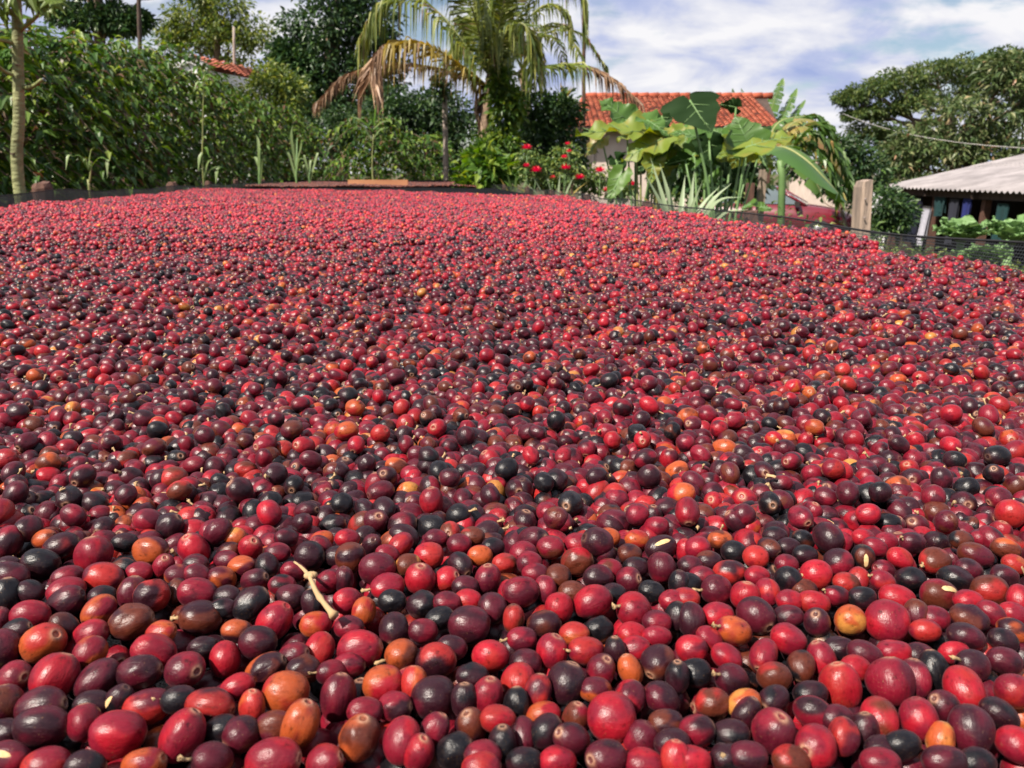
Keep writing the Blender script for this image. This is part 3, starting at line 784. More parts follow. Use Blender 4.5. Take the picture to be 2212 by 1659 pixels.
# cherries read off the photograph: tile, x, y, long half, short half, angle, skin colours, mark
# tiles U0..U5 / L0..L5: 400 px wide strips; marks: n navel ring (angle, tilt), s stem, x split, w shrivelled
FRUIT = """
L0 555 45 320 245 35 VO n30|L0 40 120 210 230 90 MP|L0 1170 160 210 190 60 CO s|L0 2000 150 280 170 -15 RC|L0 190 480 200 200 0 MC n40|L0 710 480 320 260 60 RC|L0 1265 520 300 190 225 PM n20|L0 1820 450 290 190 10 MP w|L0 20 860 170 250 90 BM|L0 540 870 340 190 10 PM|L0 520 1160 340 250 -5 MP|L0 1080 1070 220 210 90 CM|L0 1850 850 300 170 15 MV|L0 1600 800 200 150 60 KP x|L0 1530 1240 340 270 -5 CR|L0 150 1500 270 180 -10 CM x|L0 610 1620 300 150 0 VC|L0 1110 1640 210 110 0 KP|L0 1880 1600 290 190 20 CO|L0 1200 830 180 120 0 PK|L0 60 1200 150 120 0 KP
L1 180 400 260 230 350 MC n45|L1 430 110 200 150 0 KP w|L1 710 250 230 200 265 CR n15|L1 1130 37 240 220 0 PM|L1 1920 120 220 180 60 RV s|L1 1260 370 270 180 30 OP w|L1 1480 670 290 260 0 OV|L1 1740 420 220 180 0 PB w|L1 820 650 220 150 20 CR|L1 120 780 180 150 0 PK s|L1 580 870 320 190 -10 VP|L1 1100 850 200 170 90 OV|L1 2180 740 300 190 80 MC|L1 140 1240 350 240 60 RC|L1 960 1210 230 230 220 PM n35|L1 1680 1090 330 230 70 CO|L1 1300 1120 200 160 0 MB|L1 540 1560 270 220 -5 PM s|L1 1330 1570 360 230 5 RC|L1 2000 1580 240 210 20 VC|L1 640 1130 180 110 10 KP|L1 1580 200 150 90 10 CM|L1 2050 420 90 90 0 CM s
L2 240 110 300 230 10 RC|L2 780 190 210 200 20 BO s|L2 1230 270 260 220 10 VP|L2 1430 100 160 130 0 PM|L2 1940 200 240 220 0 RV|L2 560 560 260 220 10 OR|L2 100 330 170 150 0 MC|L2 690 860 210 190 0 PC w|L2 1200 740 290 270 0 PM|L2 930 560 120 110 90 OV|L2 1920 730 250 200 80 RC n10|L2 240 1270 290 270 80 BO w|L2 790 1300 290 240 80 RC|L2 310 920 130 70 0 CM|L2 1000 1460 200 200 70 RC n20|L2 1200 1170 170 150 60 CM|L2 1680 1110 240 200 110 BP n30|L2 1480 1440 250 230 20 KK|L2 1840 1500 170 170 0 MC|L2 2090 1110 130 120 0 VR|L2 2130 1290 140 110 90 PK|L2 1600 780 180 110 90 PK w|L2 1820 1655 150 60 0 VC|L2 1700 460 150 70 0 KP w
L3 500 150 220 200 70 RC|L3 90 520 220 220 270 RV n40|L3 190 300 210 180 0 MP|L3 960 140 250 170 0 CV s|L3 690 560 270 260 70 PK|L3 1150 400 230 190 60 CM n30|L3 1540 410 190 160 110 OO|L3 1910 300 240 210 240 BP n40|L3 1590 110 200 150 10 RC|L3 1340 150 140 110 90 PK|L3 1080 640 170 160 0 OM|L3 1510 760 220 200 70 RM|L3 1950 760 250 200 -30 PM|L3 1240 1000 310 300 0 CR|L3 1720 1250 230 210 60 MC|L3 1950 1120 160 140 0 BP|L3 440 1180 210 200 40 PK|L3 390 900 180 110 10 RO|L3 770 1290 260 200 150 MP n30|L3 1220 1520 280 230 190 PM n40|L3 600 1570 240 170 0 RC|L3 150 1560 200 150 0 PK|L3 880 1020 160 110 80 CB|L3 370 740 120 80 80 VM|L3 1720 1600 220 130 0 RC|L3 2120 1560 150 130 90 VR|L3 40 830 160 110 90 KK|L3 2160 460 170 110 90 KP w|L3 2110 1330 120 110 0 MP|L3 50 1220 120 90 90 MP s
L4 120 120 190 180 0 RM|L4 570 220 190 150 -30 RC|L4 1050 200 230 170 250 CV n40|L4 1400 60 210 130 0 CM|L4 1790 260 240 200 110 RC|L4 2100 130 160 150 0 PK w|L4 1540 340 200 170 260 KB n30|L4 130 470 220 200 0 KK|L4 640 530 260 190 -30 MP s|L4 1190 480 220 190 0 BV|L4 2050 590 300 240 100 RV|L4 420 820 230 200 10 BV w|L4 1180 770 200 150 220 KP n40|L4 1660 700 190 160 10 PK|L4 180 1170 240 220 20 CP|L4 840 960 170 160 60 PM|L4 1190 1190 290 260 60 MC n35|L4 1730 960 290 180 -30 CP|L4 1720 1370 290 260 200 RC n55|L4 630 1230 150 130 0 KP|L4 780 830 140 90 30 OY|L4 120 1570 240 200 0 RC|L4 600 1530 250 130 0 KP|L4 850 1500 140 100 0 MP s|L4 1400 1560 150 90 0 VB|L4 2060 1260 160 120 80 VM|L4 2120 1090 110 90 0 PM|L4 50 1320 130 120 0 PM
L5 550 170 230 130 0 RC|L5 420 510 300 270 95 CM|L5 800 510 260 190 90 MC|L5 1030 390 250 180 100 KK w|L5 1330 130 180 110 10 RC s|L5 1560 330 250 180 -20 MP s|L5 1960 270 220 140 -15 PM|L5 1440 640 300 200 290 RV n35|L5 2090 660 240 220 0 CV|L5 340 1020 270 240 290 RB n40|L5 850 1030 270 240 100 RC|L5 1180 870 200 190 140 PM n20|L5 1540 1180 310 280 95 PM s|L5 1900 960 260 200 -30 PK|L5 2080 1360 240 230 0 RC|L5 1150 1290 170 150 80 OY|L5 640 1370 180 140 0 KK|L5 350 1580 220 110 0 MC|L5 1180 1580 280 130 0 PM|L5 1600 1600 220 110 0 PK|L5 60 180 220 170 -20 PM|L5 100 380 110 90 0 VR|L5 830 200 120 110 0 PM|L5 60 1200 240 110 90 PM|L5 370 1430 190 90 0 KP
U0 100 110 210 180 250 CP n20|U0 1210 270 250 240 100 RC|U0 790 170 220 170 15 VP|U0 560 60 130 80 20 OB|U0 520 400 260 200 -10 KP s|U0 100 430 150 120 0 MP|U0 880 580 200 140 190 MC n30|U0 1350 580 250 150 -10 VM|U0 1950 220 240 150 -10 MO|U0 2100 430 150 140 80 RC n40|U0 1830 500 120 90 0 RC|U0 860 740 230 120 15 RC|U0 860 890 250 150 30 MP|U0 110 800 230 170 90 KK|U0 390 760 160 140 -20 PK|U0 370 1070 240 150 -5 RC|U0 1280 1010 230 160 225 OC n25|U0 1700 770 210 180 80 BM w|U0 2040 800 220 210 0 PV w|U0 1700 1150 310 220 15 PB w|U0 1180 1310 230 180 20 CR|U0 2090 1290 180 130 10 OV|U0 220 1260 170 110 20 PK|U0 120 570 250 110 -10 MP|U0 1350 820 150 110 0 PK s|U0 830 1200 180 150 -30 BP|U0 1620 120 160 100 0 KP|U0 1600 450 140 100 0 KB w|U0 20 1140 120 100 90 CM
U1 320 190 240 190 120 RC n30|U1 1030 180 180 150 60 CR n50|U1 1390 250 140 100 0 CM|U1 1800 290 190 180 0 PK|U1 1960 90 150 100 20 RO s|U1 320 400 160 100 0 PM|U1 660 590 190 150 -20 OM|U1 930 430 180 130 0 MO|U1 1250 420 160 150 290 PK n30|U1 1600 490 170 130 -10 MC|U1 100 550 160 120 0 OM|U1 350 780 250 160 -10 CM|U1 1080 640 190 150 20 MP n20|U1 1450 680 130 120 0 CK|U1 1560 830 210 180 -10 PM|U1 1010 920 250 190 40 PK w|U1 2060 620 160 150 20 CM|U1 390 1090 270 230 0 BP s|U1 1340 1140 270 220 50 RC|U1 1880 1180 200 160 0 RO|U1 730 820 140 110 0 KP|U1 730 980 120 90 0 KP|U1 860 1270 150 140 0 OP|U1 820 60 120 70 0 OY|U1 620 60 140 80 0 PK|U1 1500 60 130 80 0 PM s|U1 1840 900 130 110 100 KP|U1 350 540 120 80 -20 CM|U1 2150 300 150 130 0 PK|U1 20 760 130 110 90 KB|U1 720 350 130 80 0 CM|U1 750 230 110 80 30 PB
U2 120 310 190 190 0 PB|U2 390 150 170 120 70 PM n60|U2 770 150 180 150 230 VC n40|U2 1140 290 190 170 0 RV|U2 1230 70 150 100 0 CM|U2 1530 140 160 130 0 MC|U2 1800 290 160 130 0 RO s|U2 470 460 240 210 -10 CM|U2 870 410 160 140 20 YB s|U2 1020 610 210 190 85 RC n25|U2 1360 590 160 160 20 RV n25|U2 1540 410 190 140 310 PK n40|U2 1880 590 190 180 90 MC|U2 600 690 220 140 10 RC s|U2 660 880 170 150 0 KK|U2 1070 920 200 180 0 KP|U2 80 880 170 160 0 RC|U2 290 1010 180 150 80 VO|U2 680 1250 220 200 260 PM n40|U2 1090 1240 170 150 0 CM|U2 1630 1180 280 230 0 PM|U2 1960 970 200 190 300 PM n20|U2 1610 870 160 110 0 RV|U2 1380 900 110 110 0 CM|U2 2170 780 170 130 90 RC|U2 600 280 160 90 -20 CB|U2 100 1220 140 120 0 CM|U2 2120 400 130 130 0 VB w|U2 1970 180 110 90 0 KP s|U2 1620 690 110 90 0 PM|U2 80 70 160 60 0 RC|U2 1700 40 160 70 0 BV|U2 30 600 110 90 90 PM|U2 1270 1130 110 100 20 KP
U3 150 270 180 160 0 CM|U3 500 180 180 150 0 CB|U3 880 140 190 120 -10 RC|U3 850 370 210 190 10 RB w|U3 230 390 170 150 0 MC|U3 1210 270 160 140 100 PM n60|U3 1530 280 170 130 0 PB|U3 1620 80 160 100 0 OV|U3 1930 190 210 150 20 KP x|U3 1250 50 150 80 0 OB w|U3 1940 450 200 190 275 CM n10|U3 600 570 170 160 0 KB s|U3 120 760 240 190 0 CM|U3 1120 570 200 140 0 PM|U3 1490 600 170 160 10 CM n40|U3 1050 890 260 210 20 CR|U3 610 960 190 180 80 RR|U3 1580 1000 230 220 -20 CR s|U3 1820 760 160 130 -20 KK|U3 430 720 150 120 100 CM|U3 1130 1250 180 160 0 KK w|U3 2120 1080 190 150 80 PK|U3 2090 880 170 110 0 RC|U3 420 1190 220 190 0 PB|U3 810 1310 150 130 0 VO|U3 1880 1330 180 130 0 RC|U3 1560 1310 140 80 0 VR|U3 130 1370 150 130 0 CM s|U3 1600 430 110 90 0 KP|U3 780 760 100 80 0 CB|U3 300 520 100 60 0 CM|U3 2170 650 110 60 90 PK|U3 20 1110 120 80 90 VB|U3 1320 790 110 80 0 KP|U3 1900 1150 110 90 0 CM|U3 1290 480 80 60 0 CB
U4 190 190 170 160 0 RC|U4 490 90 160 110 0 OB w|U4 660 240 160 140 0 PK|U4 950 310 160 150 0 VC|U4 1120 190 110 100 330 PB n40|U4 1370 180 150 100 0 PK|U4 1590 280 150 110 0 KP|U4 1580 80 160 110 -20 KB w|U4 1920 120 180 150 0 RV|U4 2020 370 180 180 0 CP|U4 610 500 210 160 0 VP|U4 1350 410 150 120 0 MC s|U4 1370 600 160 160 310 KP n20|U4 1730 540 200 190 0 VR s|U4 2130 650 170 120 0 BV|U4 970 560 150 110 0 CR|U4 450 740 200 190 0 MC s|U4 800 810 190 180 80 RC|U4 1120 770 180 150 100 VC|U4 950 1060 250 230 315 MP n40|U4 1370 1080 190 160 0 MP|U4 1700 900 210 150 -10 RV|U4 1990 820 170 140 -20 PC s|U4 1740 1150 180 170 100 PM n50|U4 460 1060 210 130 0 RC|U4 630 1280 260 180 -25 CO s|U4 110 1110 220 150 90 PM|U4 370 1370 170 150 -40 VC|U4 1370 1370 230 190 -20 CR|U4 2180 1130 190 190 0 YO|U4 330 360 110 100 0 PB|U4 110 420 130 90 0 PM|U4 250 560 120 100 0 MC|U4 80 650 140 110 0 KK w|U4 1200 40 140 80 0 PK|U4 1370 870 90 80 0 RC|U4 1580 740 110 70 0 PB|U4 40 850 90 90 0 VC|U4 30 230 110 60 90 RC
U5 150 330 170 150 90 KB x|U5 130 60 120 70 0 RC s|U5 770 130 180 140 -20 PM s|U5 280 180 130 110 -20 CM|U5 430 110 120 80 0 RC|U5 570 350 180 130 -30 VR|U5 1060 360 210 170 10 BV s|U5 1580 290 220 140 -25 MB|U5 1400 90 160 110 0 KB|U5 1660 80 160 80 -20 CM|U5 1980 200 180 90 -15 OB|U5 2090 410 170 120 -15 OV|U5 400 440 150 110 160 CM n30|U5 380 620 180 130 -30 CV s|U5 740 600 190 150 -10 PK|U5 1330 600 220 170 -20 KP|U5 1500 480 190 140 -20 MP|U5 570 840 230 170 -15 RR|U5 1140 810 240 200 -10 CB x|U5 1770 740 230 190 0 BV|U5 1960 560 190 110 -10 MP|U5 2140 840 170 110 90 CR|U5 460 1160 280 260 90 CR|U5 1060 1100 170 150 0 CM|U5 1500 1110 240 190 -20 PB w|U5 1780 1040 150 140 320 CM n20|U5 2080 1050 190 120 -20 RC|U5 930 1260 200 110 -5 VC|U5 1440 1370 250 150 -10 MP|U5 2050 1260 170 140 -20 OP|U5 1950 1380 200 130 -20 PK|U5 120 830 150 120 0 PK|U5 790 1050 130 130 90 MB|U5 1470 880 80 60 0 RC|U5 50 610 150 120 80 VC
"""
heroes = []
for row in FRUIT.replace('\n', '|').split('|'):
    w_ = row.split()
    if not w_:
        continue
    ox = int(w_[0][1]) * 400 * 0.92167
    oy = (1500 if w_[0][0] == 'L' else 1250) * 0.92167
    xd, yd = ox + float(w_[1]) / 6.0, oy + float(w_[2]) / 6.0
    heroes.append((xd, yd, float(w_[3]) / 6.0, float(w_[4]) / 6.0, float(w_[5]), w_[6], w_[7] if len(w_) > 7 else ''))


heroes.sort(key=lambda h_: -h_[2] * h_[3])
kept = []
for h_ in heroes:
    if all(math.hypot((h_[0] - k_[0]) / (h_[2] * .5 + k_[2] * .5), (h_[1] - k_[1]) / (h_[3] * .5 + k_[3] * .5)) > 0.80 for k_ in kept):
        kept.append(h_)
heroes = kept


def undul(x, y):
    """gentle rake marks and swells in the layer, dying out close to the lens"""
    fade = smooth01((y - 0.42) / 0.7)
    return np.maximum(-0.005, 0.003 + fade * (0.0075 * np.sin(5.1 * x + 3.0 * y + 1) * np.sin(6.3 * y - 1.7 * x) + 0.0055 * np.sin(13 * y + 4.0 * np.sin(3.1 * x)) + 0.005 * np.sin(2.2 * y + 1.1 * x + 2))) - 0.003 * (1 - fade)


# ---- far limit of the cherries: an oblique line across the bed
def far_ok(x, y):
    lim = np.interp(x, [-2.8, -1.86, -1.06, -0.62, 0.0, 0.26, 0.8], [7.1, 6.75, 6.3, 5.75, 5.10, 4.80, 4.4]) + 0.05 * np.sin(x * 7) + 0.04 * np.sin(x * 19)
    return y < lim


def hexpts(xlo, xhi, ylo, yhi, s):
    ny = int((yhi - ylo) / (s * 0.866)) + 1
    nx = int((xhi - xlo) / s) + 1
    X = xlo + s * (np.arange(nx)[None] + 0.5 * (np.arange(ny)[:, None] % 2)) + 0 * np.arange(ny)[:, None]
    Y = ylo + s * 0.866 * np.arange(ny)[:, None] + 0 * X
    p = np.stack([X.ravel(), Y.ravel()], -1)
    return p + rng.normal(0, s * 0.17, p.shape)


def keep(p, margin=0.035):
    b = p @ BX
    m = (b > BL + margin) & (b < BR - margin) & (np.abs(p[:, 0]) < 0.70 * p[:, 1] + 0.42) & far_ok(p[:, 0], p[:, 1])
    return p[m]


NEAR = 1.7
ra, rb = 0.0066, 0.0055
lay1 = keep(hexpts(-2, 2, -0.05, NEAR, 0.0115))
lay2 = keep(hexpts(-2, 2, -0.05, NEAR, 0.0112))
top3 = keep(hexpts(-2, 2, -0.05, NEAR, 0.030))
top3 = top3[rng.random(len(top3)) < 0.55]
near = np.concatenate([np.c_[lay1, np.full(len(lay1), 0.0055)], np.c_[lay2, np.full(len(lay2), 0.0145)], np.c_[top3, np.full(len(top3), 0.024)]])
lay_id = np.concatenate([np.zeros(len(lay1)), np.ones(len(lay2)), np.full(len(top3), 2)])
near[:, 2] += FLOOR + undul(near[:, 0], near[:, 1])
u_, v_, _ = project(near)
in_hero = (u_ > -60) & (u_ < 2272) & (v_ > 1152) & (v_ < 1720)
sel = ~(in_hero & ((lay_id > 0) | (rng.random(len(near)) < 0.08))) & ~((lay_id == 0) & (rng.random(len(near)) < 0.25))
near, in_hero = near[sel], in_hero[sel]

# ---- heroes in 3D
Rv = np.array([1.0, 0, 0]); Uv = np.array([0, math.sin(PITCH), math.cos(PITCH)])
hp, ha, hb, hax, hcol, hfe = [], [], [], [], [], []
for xd, yd, a_, b_, ang, colr, fe in heroes:
    p, t = on_plane(xd, yd, HS + random.uniform(-0.0015, 0.0015))
    pos = np.array(p)
    vd = unit(np.array([0, 0, CZ]) - pos)
    tl = R(float(fe[1:])) if fe.startswith('n') else (R(random.uniform(-38, -8)) if fe == 's' else R(random.uniform(-25, 12)))
    ax = math.cos(tl) * (math.cos(R(ang)) * Rv + math.sin(R(ang)) * Uv) + math.sin(tl) * vd
    a_m, b_m = a_ * t / FPX * 1.03, b_ * t / FPX * 1.03
    a_m = min(max(a_m, b_m * 1.02, 0.0056), 0.0080)
    b_m = min(max(b_m, 0.76 * a_m), 0.96 * a_m)
    hp.append(pos); ha.append(a_m); hb.append(b_m); hax.append(unit(ax)); hcol.append(colr); hfe.append(fe)
hp = np.array(hp); ha = np.array(ha); hb = np.array(hb)
NH = len(hp)
hr = (ha * hb * hb) ** (1 / 3)

# ---- settle the near cherries against each other (position based, spheres)
nrad = rng.uniform(0.0050, 0.0066, len(near))
Pp = np.concatenate([hp, near]); Rr = np.concatenate([hr * 0.97, nrad]); wgt = np.concatenate([np.full(NH, 0.35), np.ones(len(near))])
hz = np.concatenate([np.zeros(NH, bool), in_hero])
home = Pp.copy()
CELL = 0.0150
gx0, gy0 = Pp[:, 0].min() - 0.05, Pp[:, 1].min() - 0.05
GX = int((Pp[:, 0].max() - gx0) / CELL) + 4
GY = int((Pp[:, 1].max() - gy0) / CELL) + 4


def find_pairs(P):
    cx = ((P[:, 0] - gx0) / CELL).astype(int) + 1
    cy_ = ((P[:, 1] - gy0) / CELL).astype(int) + 1
    cid = np.clip(cx, 1, GX - 2) * GY + np.clip(cy_, 1, GY - 2)
    order = np.argsort(cid, kind='stable')
    cs = cid[order]
    cnt = np.bincount(cid, minlength=GX * GY)
    start = np.concatenate([[0], np.cumsum(cnt)[:-1]])
    I, J = [], []
    rank = np.arange(len(P))
    mo = cnt.max()
    for off in (0, 1, GY - 1, GY, GY + 1):
        tcell = cs + off
        st, ct = start[tcell], cnt[tcell]
        for k in range(mo):
            ok = ct > k
            if off == 0:
                ok &= (st + k) > rank
            ii = rank[ok]
            if len(ii) == 0:
                break
            jj = (st + k)[ok]
            I.append(order[ii]); J.append(order[jj])
    I, J = np.concatenate(I), np.concatenate(J)
    d2 = ((P[I] - P[J]) ** 2).sum(1)
    m = d2 < (Rr[I] + Rr[J] + 0.003) ** 2
    return I[m], J[m]


zfl = FLOOR + undul(Pp[:, 0], Pp[:, 1])
for it in range(30):
    if it % 4 == 0:
        I, J = find_pairs(Pp)
        wi, wj = wgt[I] / (wgt[I] + wgt[J]), wgt[J] / (wgt[I] + wgt[J])
    if it < 22:
        Pp[NH:, 2] -= 0.0004
    dv = Pp[I] - Pp[J]
    dist = np.sqrt((dv ** 2).sum(1)) + 1e-9
    ov = np.clip(Rr[I] + Rr[J] - dist, 0, None) * 0.42
    dv *= (ov / dist)[:, None]
    for c in range(3):
        Pp[:, c] += np.bincount(I, dv[:, c] * wi, len(Pp)) - np.bincount(J, dv[:, c] * wj, len(Pp))
    Pp[:, 2] = np.maximum(Pp[:, 2], zfl + Rr * 0.93)
    Pp[hz, 2] = np.minimum(Pp[hz, 2], zfl[hz] + 0.0068)
    Pp[:NH] += (home[:NH] - Pp[:NH]) * 0.06
hp = Pp[:NH]
near = Pp[NH:]

# ---- farther cherries: one layer with loose ones on top
mid = keep(hexpts(-2.6, 2.2, NEAR, 3.4, 0.0114))
far = keep(hexpts(-3.0, 1.8, 3.4, 8.2, 0.0138))
far_scale = np.concatenate([np.ones(len(mid)), np.full(len(far), 1.14)])
fl = np.concatenate([mid, far])
ex = rng.random(len(fl)) < 0.30
exs = fl[ex] + rng.normal(0, 0.004, (ex.sum(), 2))
rest = np.concatenate([np.c_[fl, np.zeros(len(fl))], np.c_[exs, np.full(len(exs), 1.0)]])
rsc = np.concatenate([far_scale, far_scale[ex]])
rz = FLOOR + 0.0150 + undul(rest[:, 0], rest[:, 1]) + rng.normal(0, 0.0016, len(rest)) + rest[:, 2] * rng.uniform(0.005, 0.009, len(rest))
rest[:, 2] = rz

allP = np.concatenate([near, rest])
NA = len(allP)
allsc = np.concatenate([np.ones(len(near)), rsc])
sa = allsc * rng.uniform(0.86, 1.14, NA)
# elongated, sometimes nearly round; near ones follow their settled radius
asp = rng.uniform(0.76, 0.97, NA)
base_r = np.concatenate([nrad * 1.04, np.full(len(rest), 0.0058) * rsc * rng.uniform(0.88, 1.12, len(rest))])
A_ = base_r / asp ** (2 / 3)
B_ = A_ * asp
eul = np.stack([rng.uniform(0, 6.283, NA), rng.normal(0, 0.55, NA), rng.uniform(0, 6.283, NA)], -1)

letters = np.array(list('RCMPKOYBV'))
x, y = allP[:, 0], allP[:, 1]
nzv = 0.5 + 0.25 * np.sin(2.3 * y + 2.1 * np.sin(1.4 * x)) + 0.25 * np.sin(7.1 * x + 4.7 * y) * np.sin(3.9 * y - 2 * x)
band = smooth01((y - 0.8) / 2.0)                       # farther cherries tinted redder, brighter and pinker in place of grazing sheen
dark = np.clip(0.55 + 0.8 * (nzv - 0.5) - 0.36 * band, 0.06, 1.1)
pr = np.stack([0.100 + 0.30 * band + 0 * x, 0.28 + 0.22 * band + 0 * x, 0.29 + 0 * x, 0.27 * dark, 0.155 * dark, 0.022 + 0 * x, 0.006 + 0 * x, 0.060 + 0 * x, 0.055 + 0.03 * band + 0 * x], -1)
pr /= pr.sum(1, keepdims=True)
cum = pr.cumsum(1)
cls = (rng.random(NA)[:, None] > cum).sum(1).clip(0, 8)
SECOND = dict(R='CVCM', C='MRMP', M='PCBP', P='KMMK', K='PKKB', O='VYBR', Y='OYBO', B='PMVO', V='ORCB')
sec = np.array([[list('RCMPKOYBV').index(c) for c in SECOND[l_]] for l_ in 'RCMPKOYBV'])
cls2 = sec[cls, rng.integers(0, 4, NA)]
TT = np.array([TINT[c] for c in 'RCMPKOYBV'])
val = rng.uniform(0.78, 1.22, (NA, 1)) * (1 + 0.85 * band[:, None])
far_sheen = band[:, None] * np.array([[0.0, 0.008, 0.012]])  # pink of the grazing sheen, added into the far skin tints
T1, T2 = TT[cls] * val + far_sheen, TT[cls2] * val + far_sheen
ki = rng.choice(12, NA, p=[.20, .17, .12, .10, .09, .035, .035, .05, .065, .065, .06, .01])
dk = ((cls == 4) & (rng.random(NA) < 0.55)) | ((cls == 3) & (rng.random(NA) < 0.2))
ki[dk] = rng.choice([5, 6], dk.sum())

# ---- which cherries show largest?
BW_, BH_ = 553, 415
zb = np.full((BH_, BW_), 1e9)
idb = np.full((BH_, BW_), -1, int)
cand = np.where((allP[:, 1] < 0.62) & (allP[:, 1] > 0.08))[0]
cp = np.concatenate([hp, allP[cand]])
cr = np.concatenate([(ha + hb) / 2, (A_[cand] + B_[cand]) / 2])
cu, cv, cd = project(cp)
gid = np.concatenate([np.arange(NH), NH + cand])
for k in range(len(cp)):
    r_ = cr[k] / cd[k] * FPX / 4.0
    cx, cy_ = cu[k] / 4.0, cv[k] / 4.0
    x0, x1, y0, y1 = int(max(0, cx - r_)), int(min(BW_, cx + r_ + 1)), int(max(0, cy_ - r_)), int(min(BH_, cy_ + r_ + 1))
    if x0 >= x1 or y0 >= y1:
        continue
    yy, xx = np.mgrid[y0:y1, x0:x1]
    rr2 = (xx + 0.5 - cx) ** 2 + (yy + 0.5 - cy_) ** 2
    zz_ = cd[k] - cr[k] * np.sqrt(np.clip(1 - rr2 / (r_ * r_), 0, 1))
    sub, si = zb[y0:y1, x0:x1], idb[y0:y1, x0:x1]
    m = (rr2 < r_ * r_) & (zz_ < sub)
    sub[m] = zz_[m]
    si[m] = gid[k]
vis = np.bincount(idb[idb >= 0].ravel(), minlength=NH + NA)
big = np.argsort(-vis)[:300]
big = big[vis[big] > 0]

# ---- the 300 as objects of their own
ORD = ['first', 'second', 'third', 'fourth', 'fifth', 'sixth', 'seventh', 'eighth', 'ninth', 'tenth', 'eleventh', 'twelfth', 'thirteenth', 'fourteenth', 'fifteenth',
       'sixteenth', 'seventeenth', 'eighteenth', 'nineteenth', 'twentieth', 'twenty-first', 'twenty-second', 'twenty-third', 'twenty-fourth', 'twenty-fifth', 'twenty-sixth']
info = []
for gi in big:
    if gi < NH:
        c1, c2 = hcol[gi][0], hcol[gi][1]
        fe = hfe[gi]
        q = Vector((1, 0, 0)).rotation_difference(Vector(hax[gi])) @ Quaternion((1, 0, 0), random.uniform(0, 6.28))
        if fe == 'x':      # roll the split up towards the light
            best = max((Quaternion((1, 0, 0), k * 0.3) for k in range(21)), key=lambda w_: (Vector((1, 0, 0)).rotation_difference(Vector(hax[gi])) @ w_ @ Vector((0, 0, 1))).dot(Vector((-0.2, -0.6, 0.77))))
            q = Vector((1, 0, 0)).rotation_difference(Vector(hax[gi])) @ best
        if fe == 's':      # show the stem end
            pass
        pos, a_, b_ = hp[gi], ha[gi], hb[gi]
        vv = random.uniform(0.88, 1.15)
        t1, t2 = [x_ * vv for x_ in TINT[c1]], [x_ * vv for x_ in TINT[c2]]
        kd = {'n': random.choice([0, 1]), 'w': random.choice([5, 6]), 's': random.choice([2, 3, 4]), 'x': 3}.get(fe[:1], random.choice([2, 3, 4, 4, 7, 7, 0, 1]))
        if fe == '' and c1 == 'K' and random.random() < 0.4:
            kd = 5
        fe = fe[:1]
    else:
        k = gi - NH
        c1, c2 = letters[cls[k]], letters[cls2[k]]
        q = Euler(eul[k]).to_quaternion()
        pos, a_, b_ = allP[k], A_[k], B_[k]
        t1, t2 = T1[k], T2[k]
        kd = int(ki[k])
        fe = 's' if kd in (8, 9, 10) else ('x' if kd == 11 else ('w' if kd in (5, 6) else ''))
        if kd > 7:
            kd = 2
    info.append([gi, pos, a_, b_, q, t1, t2, kd, fe, c1, c2])
pj = project(np.array([n_[1] for n_ in info]))
rows = np.argsort(-pj[1])
per = 22
for r0 in range(0, len(rows), per):
    grp = sorted(rows[r0:r0 + per], key=lambda k: pj[0][k])
    for c_, k in enumerate(grp):
        gi, pos, a_, b_, q, t1, t2, kd, fe, c1, c2 = info[k]
        o = bpy.data.objects.new('coffee_cherry', CHERRY[kd])
        COL.objects.link(o)
        o.location = pos
        o.rotation_mode = 'QUATERNION'
        o.rotation_quaternion = q
        o.scale = (a_, b_, b_)
        o['tint_a'] = [float(x_) for x_ in t1]
        o['tint_b'] = [float(x_) for x_ in t2]
        look = WORD[c1]
        mark = {'s': ' with tan stem', 'x': ' split open', 'w': '', 'n': ' with ringed navel', '': ''}[fe]
        pre = 'shrivelled ' if fe == 'w' else ''
        tag(o, '%s%s cherry%s, %s from left, %s row from bottom' % (pre, look, mark, ORD[c_], ORD[r0 // per]), 'coffee cherry', 'coffee cherries at the front of the bed')
        if fe in ('s', 'x'):
            ch = bpy.data.objects.new('stem' if fe == 's' else 'exposed_seed', random.choice(STEMS) if fe == 's' else random.choice(SEEDS))
            COL.objects.link(ch)
            ch.parent = o

# ---- all the others: one uncounted mass of instanced cherries
taken = set(int(b_) for b_ in big)
mkeep = np.array([NH + k not in taken for k in range(NA)])
rest_h = [k for k in range(NH) if k not in taken]
mp_ = np.concatenate([allP[mkeep], hp[rest_h]])
me_ = np.concatenate([eul[mkeep], np.array([list((Vector((1, 0, 0)).rotation_difference(Vector(hax[k]))).to_euler()) for k in rest_h]).reshape(-1, 3)])
ms_ = np.concatenate([np.c_[A_, B_, B_][mkeep], np.c_[ha, hb, hb][rest_h]])
m1_ = np.concatenate([T1[mkeep], np.array([TINT[hcol[k][0]] for k in rest_h]).reshape(-1, 3)])
m2_ = np.concatenate([T2[mkeep], np.array([TINT[hcol[k][1]] for k in rest_h]).reshape(-1, 3)])
mi_ = np.concatenate([ki[mkeep], np.full(len(rest_h), 2)])


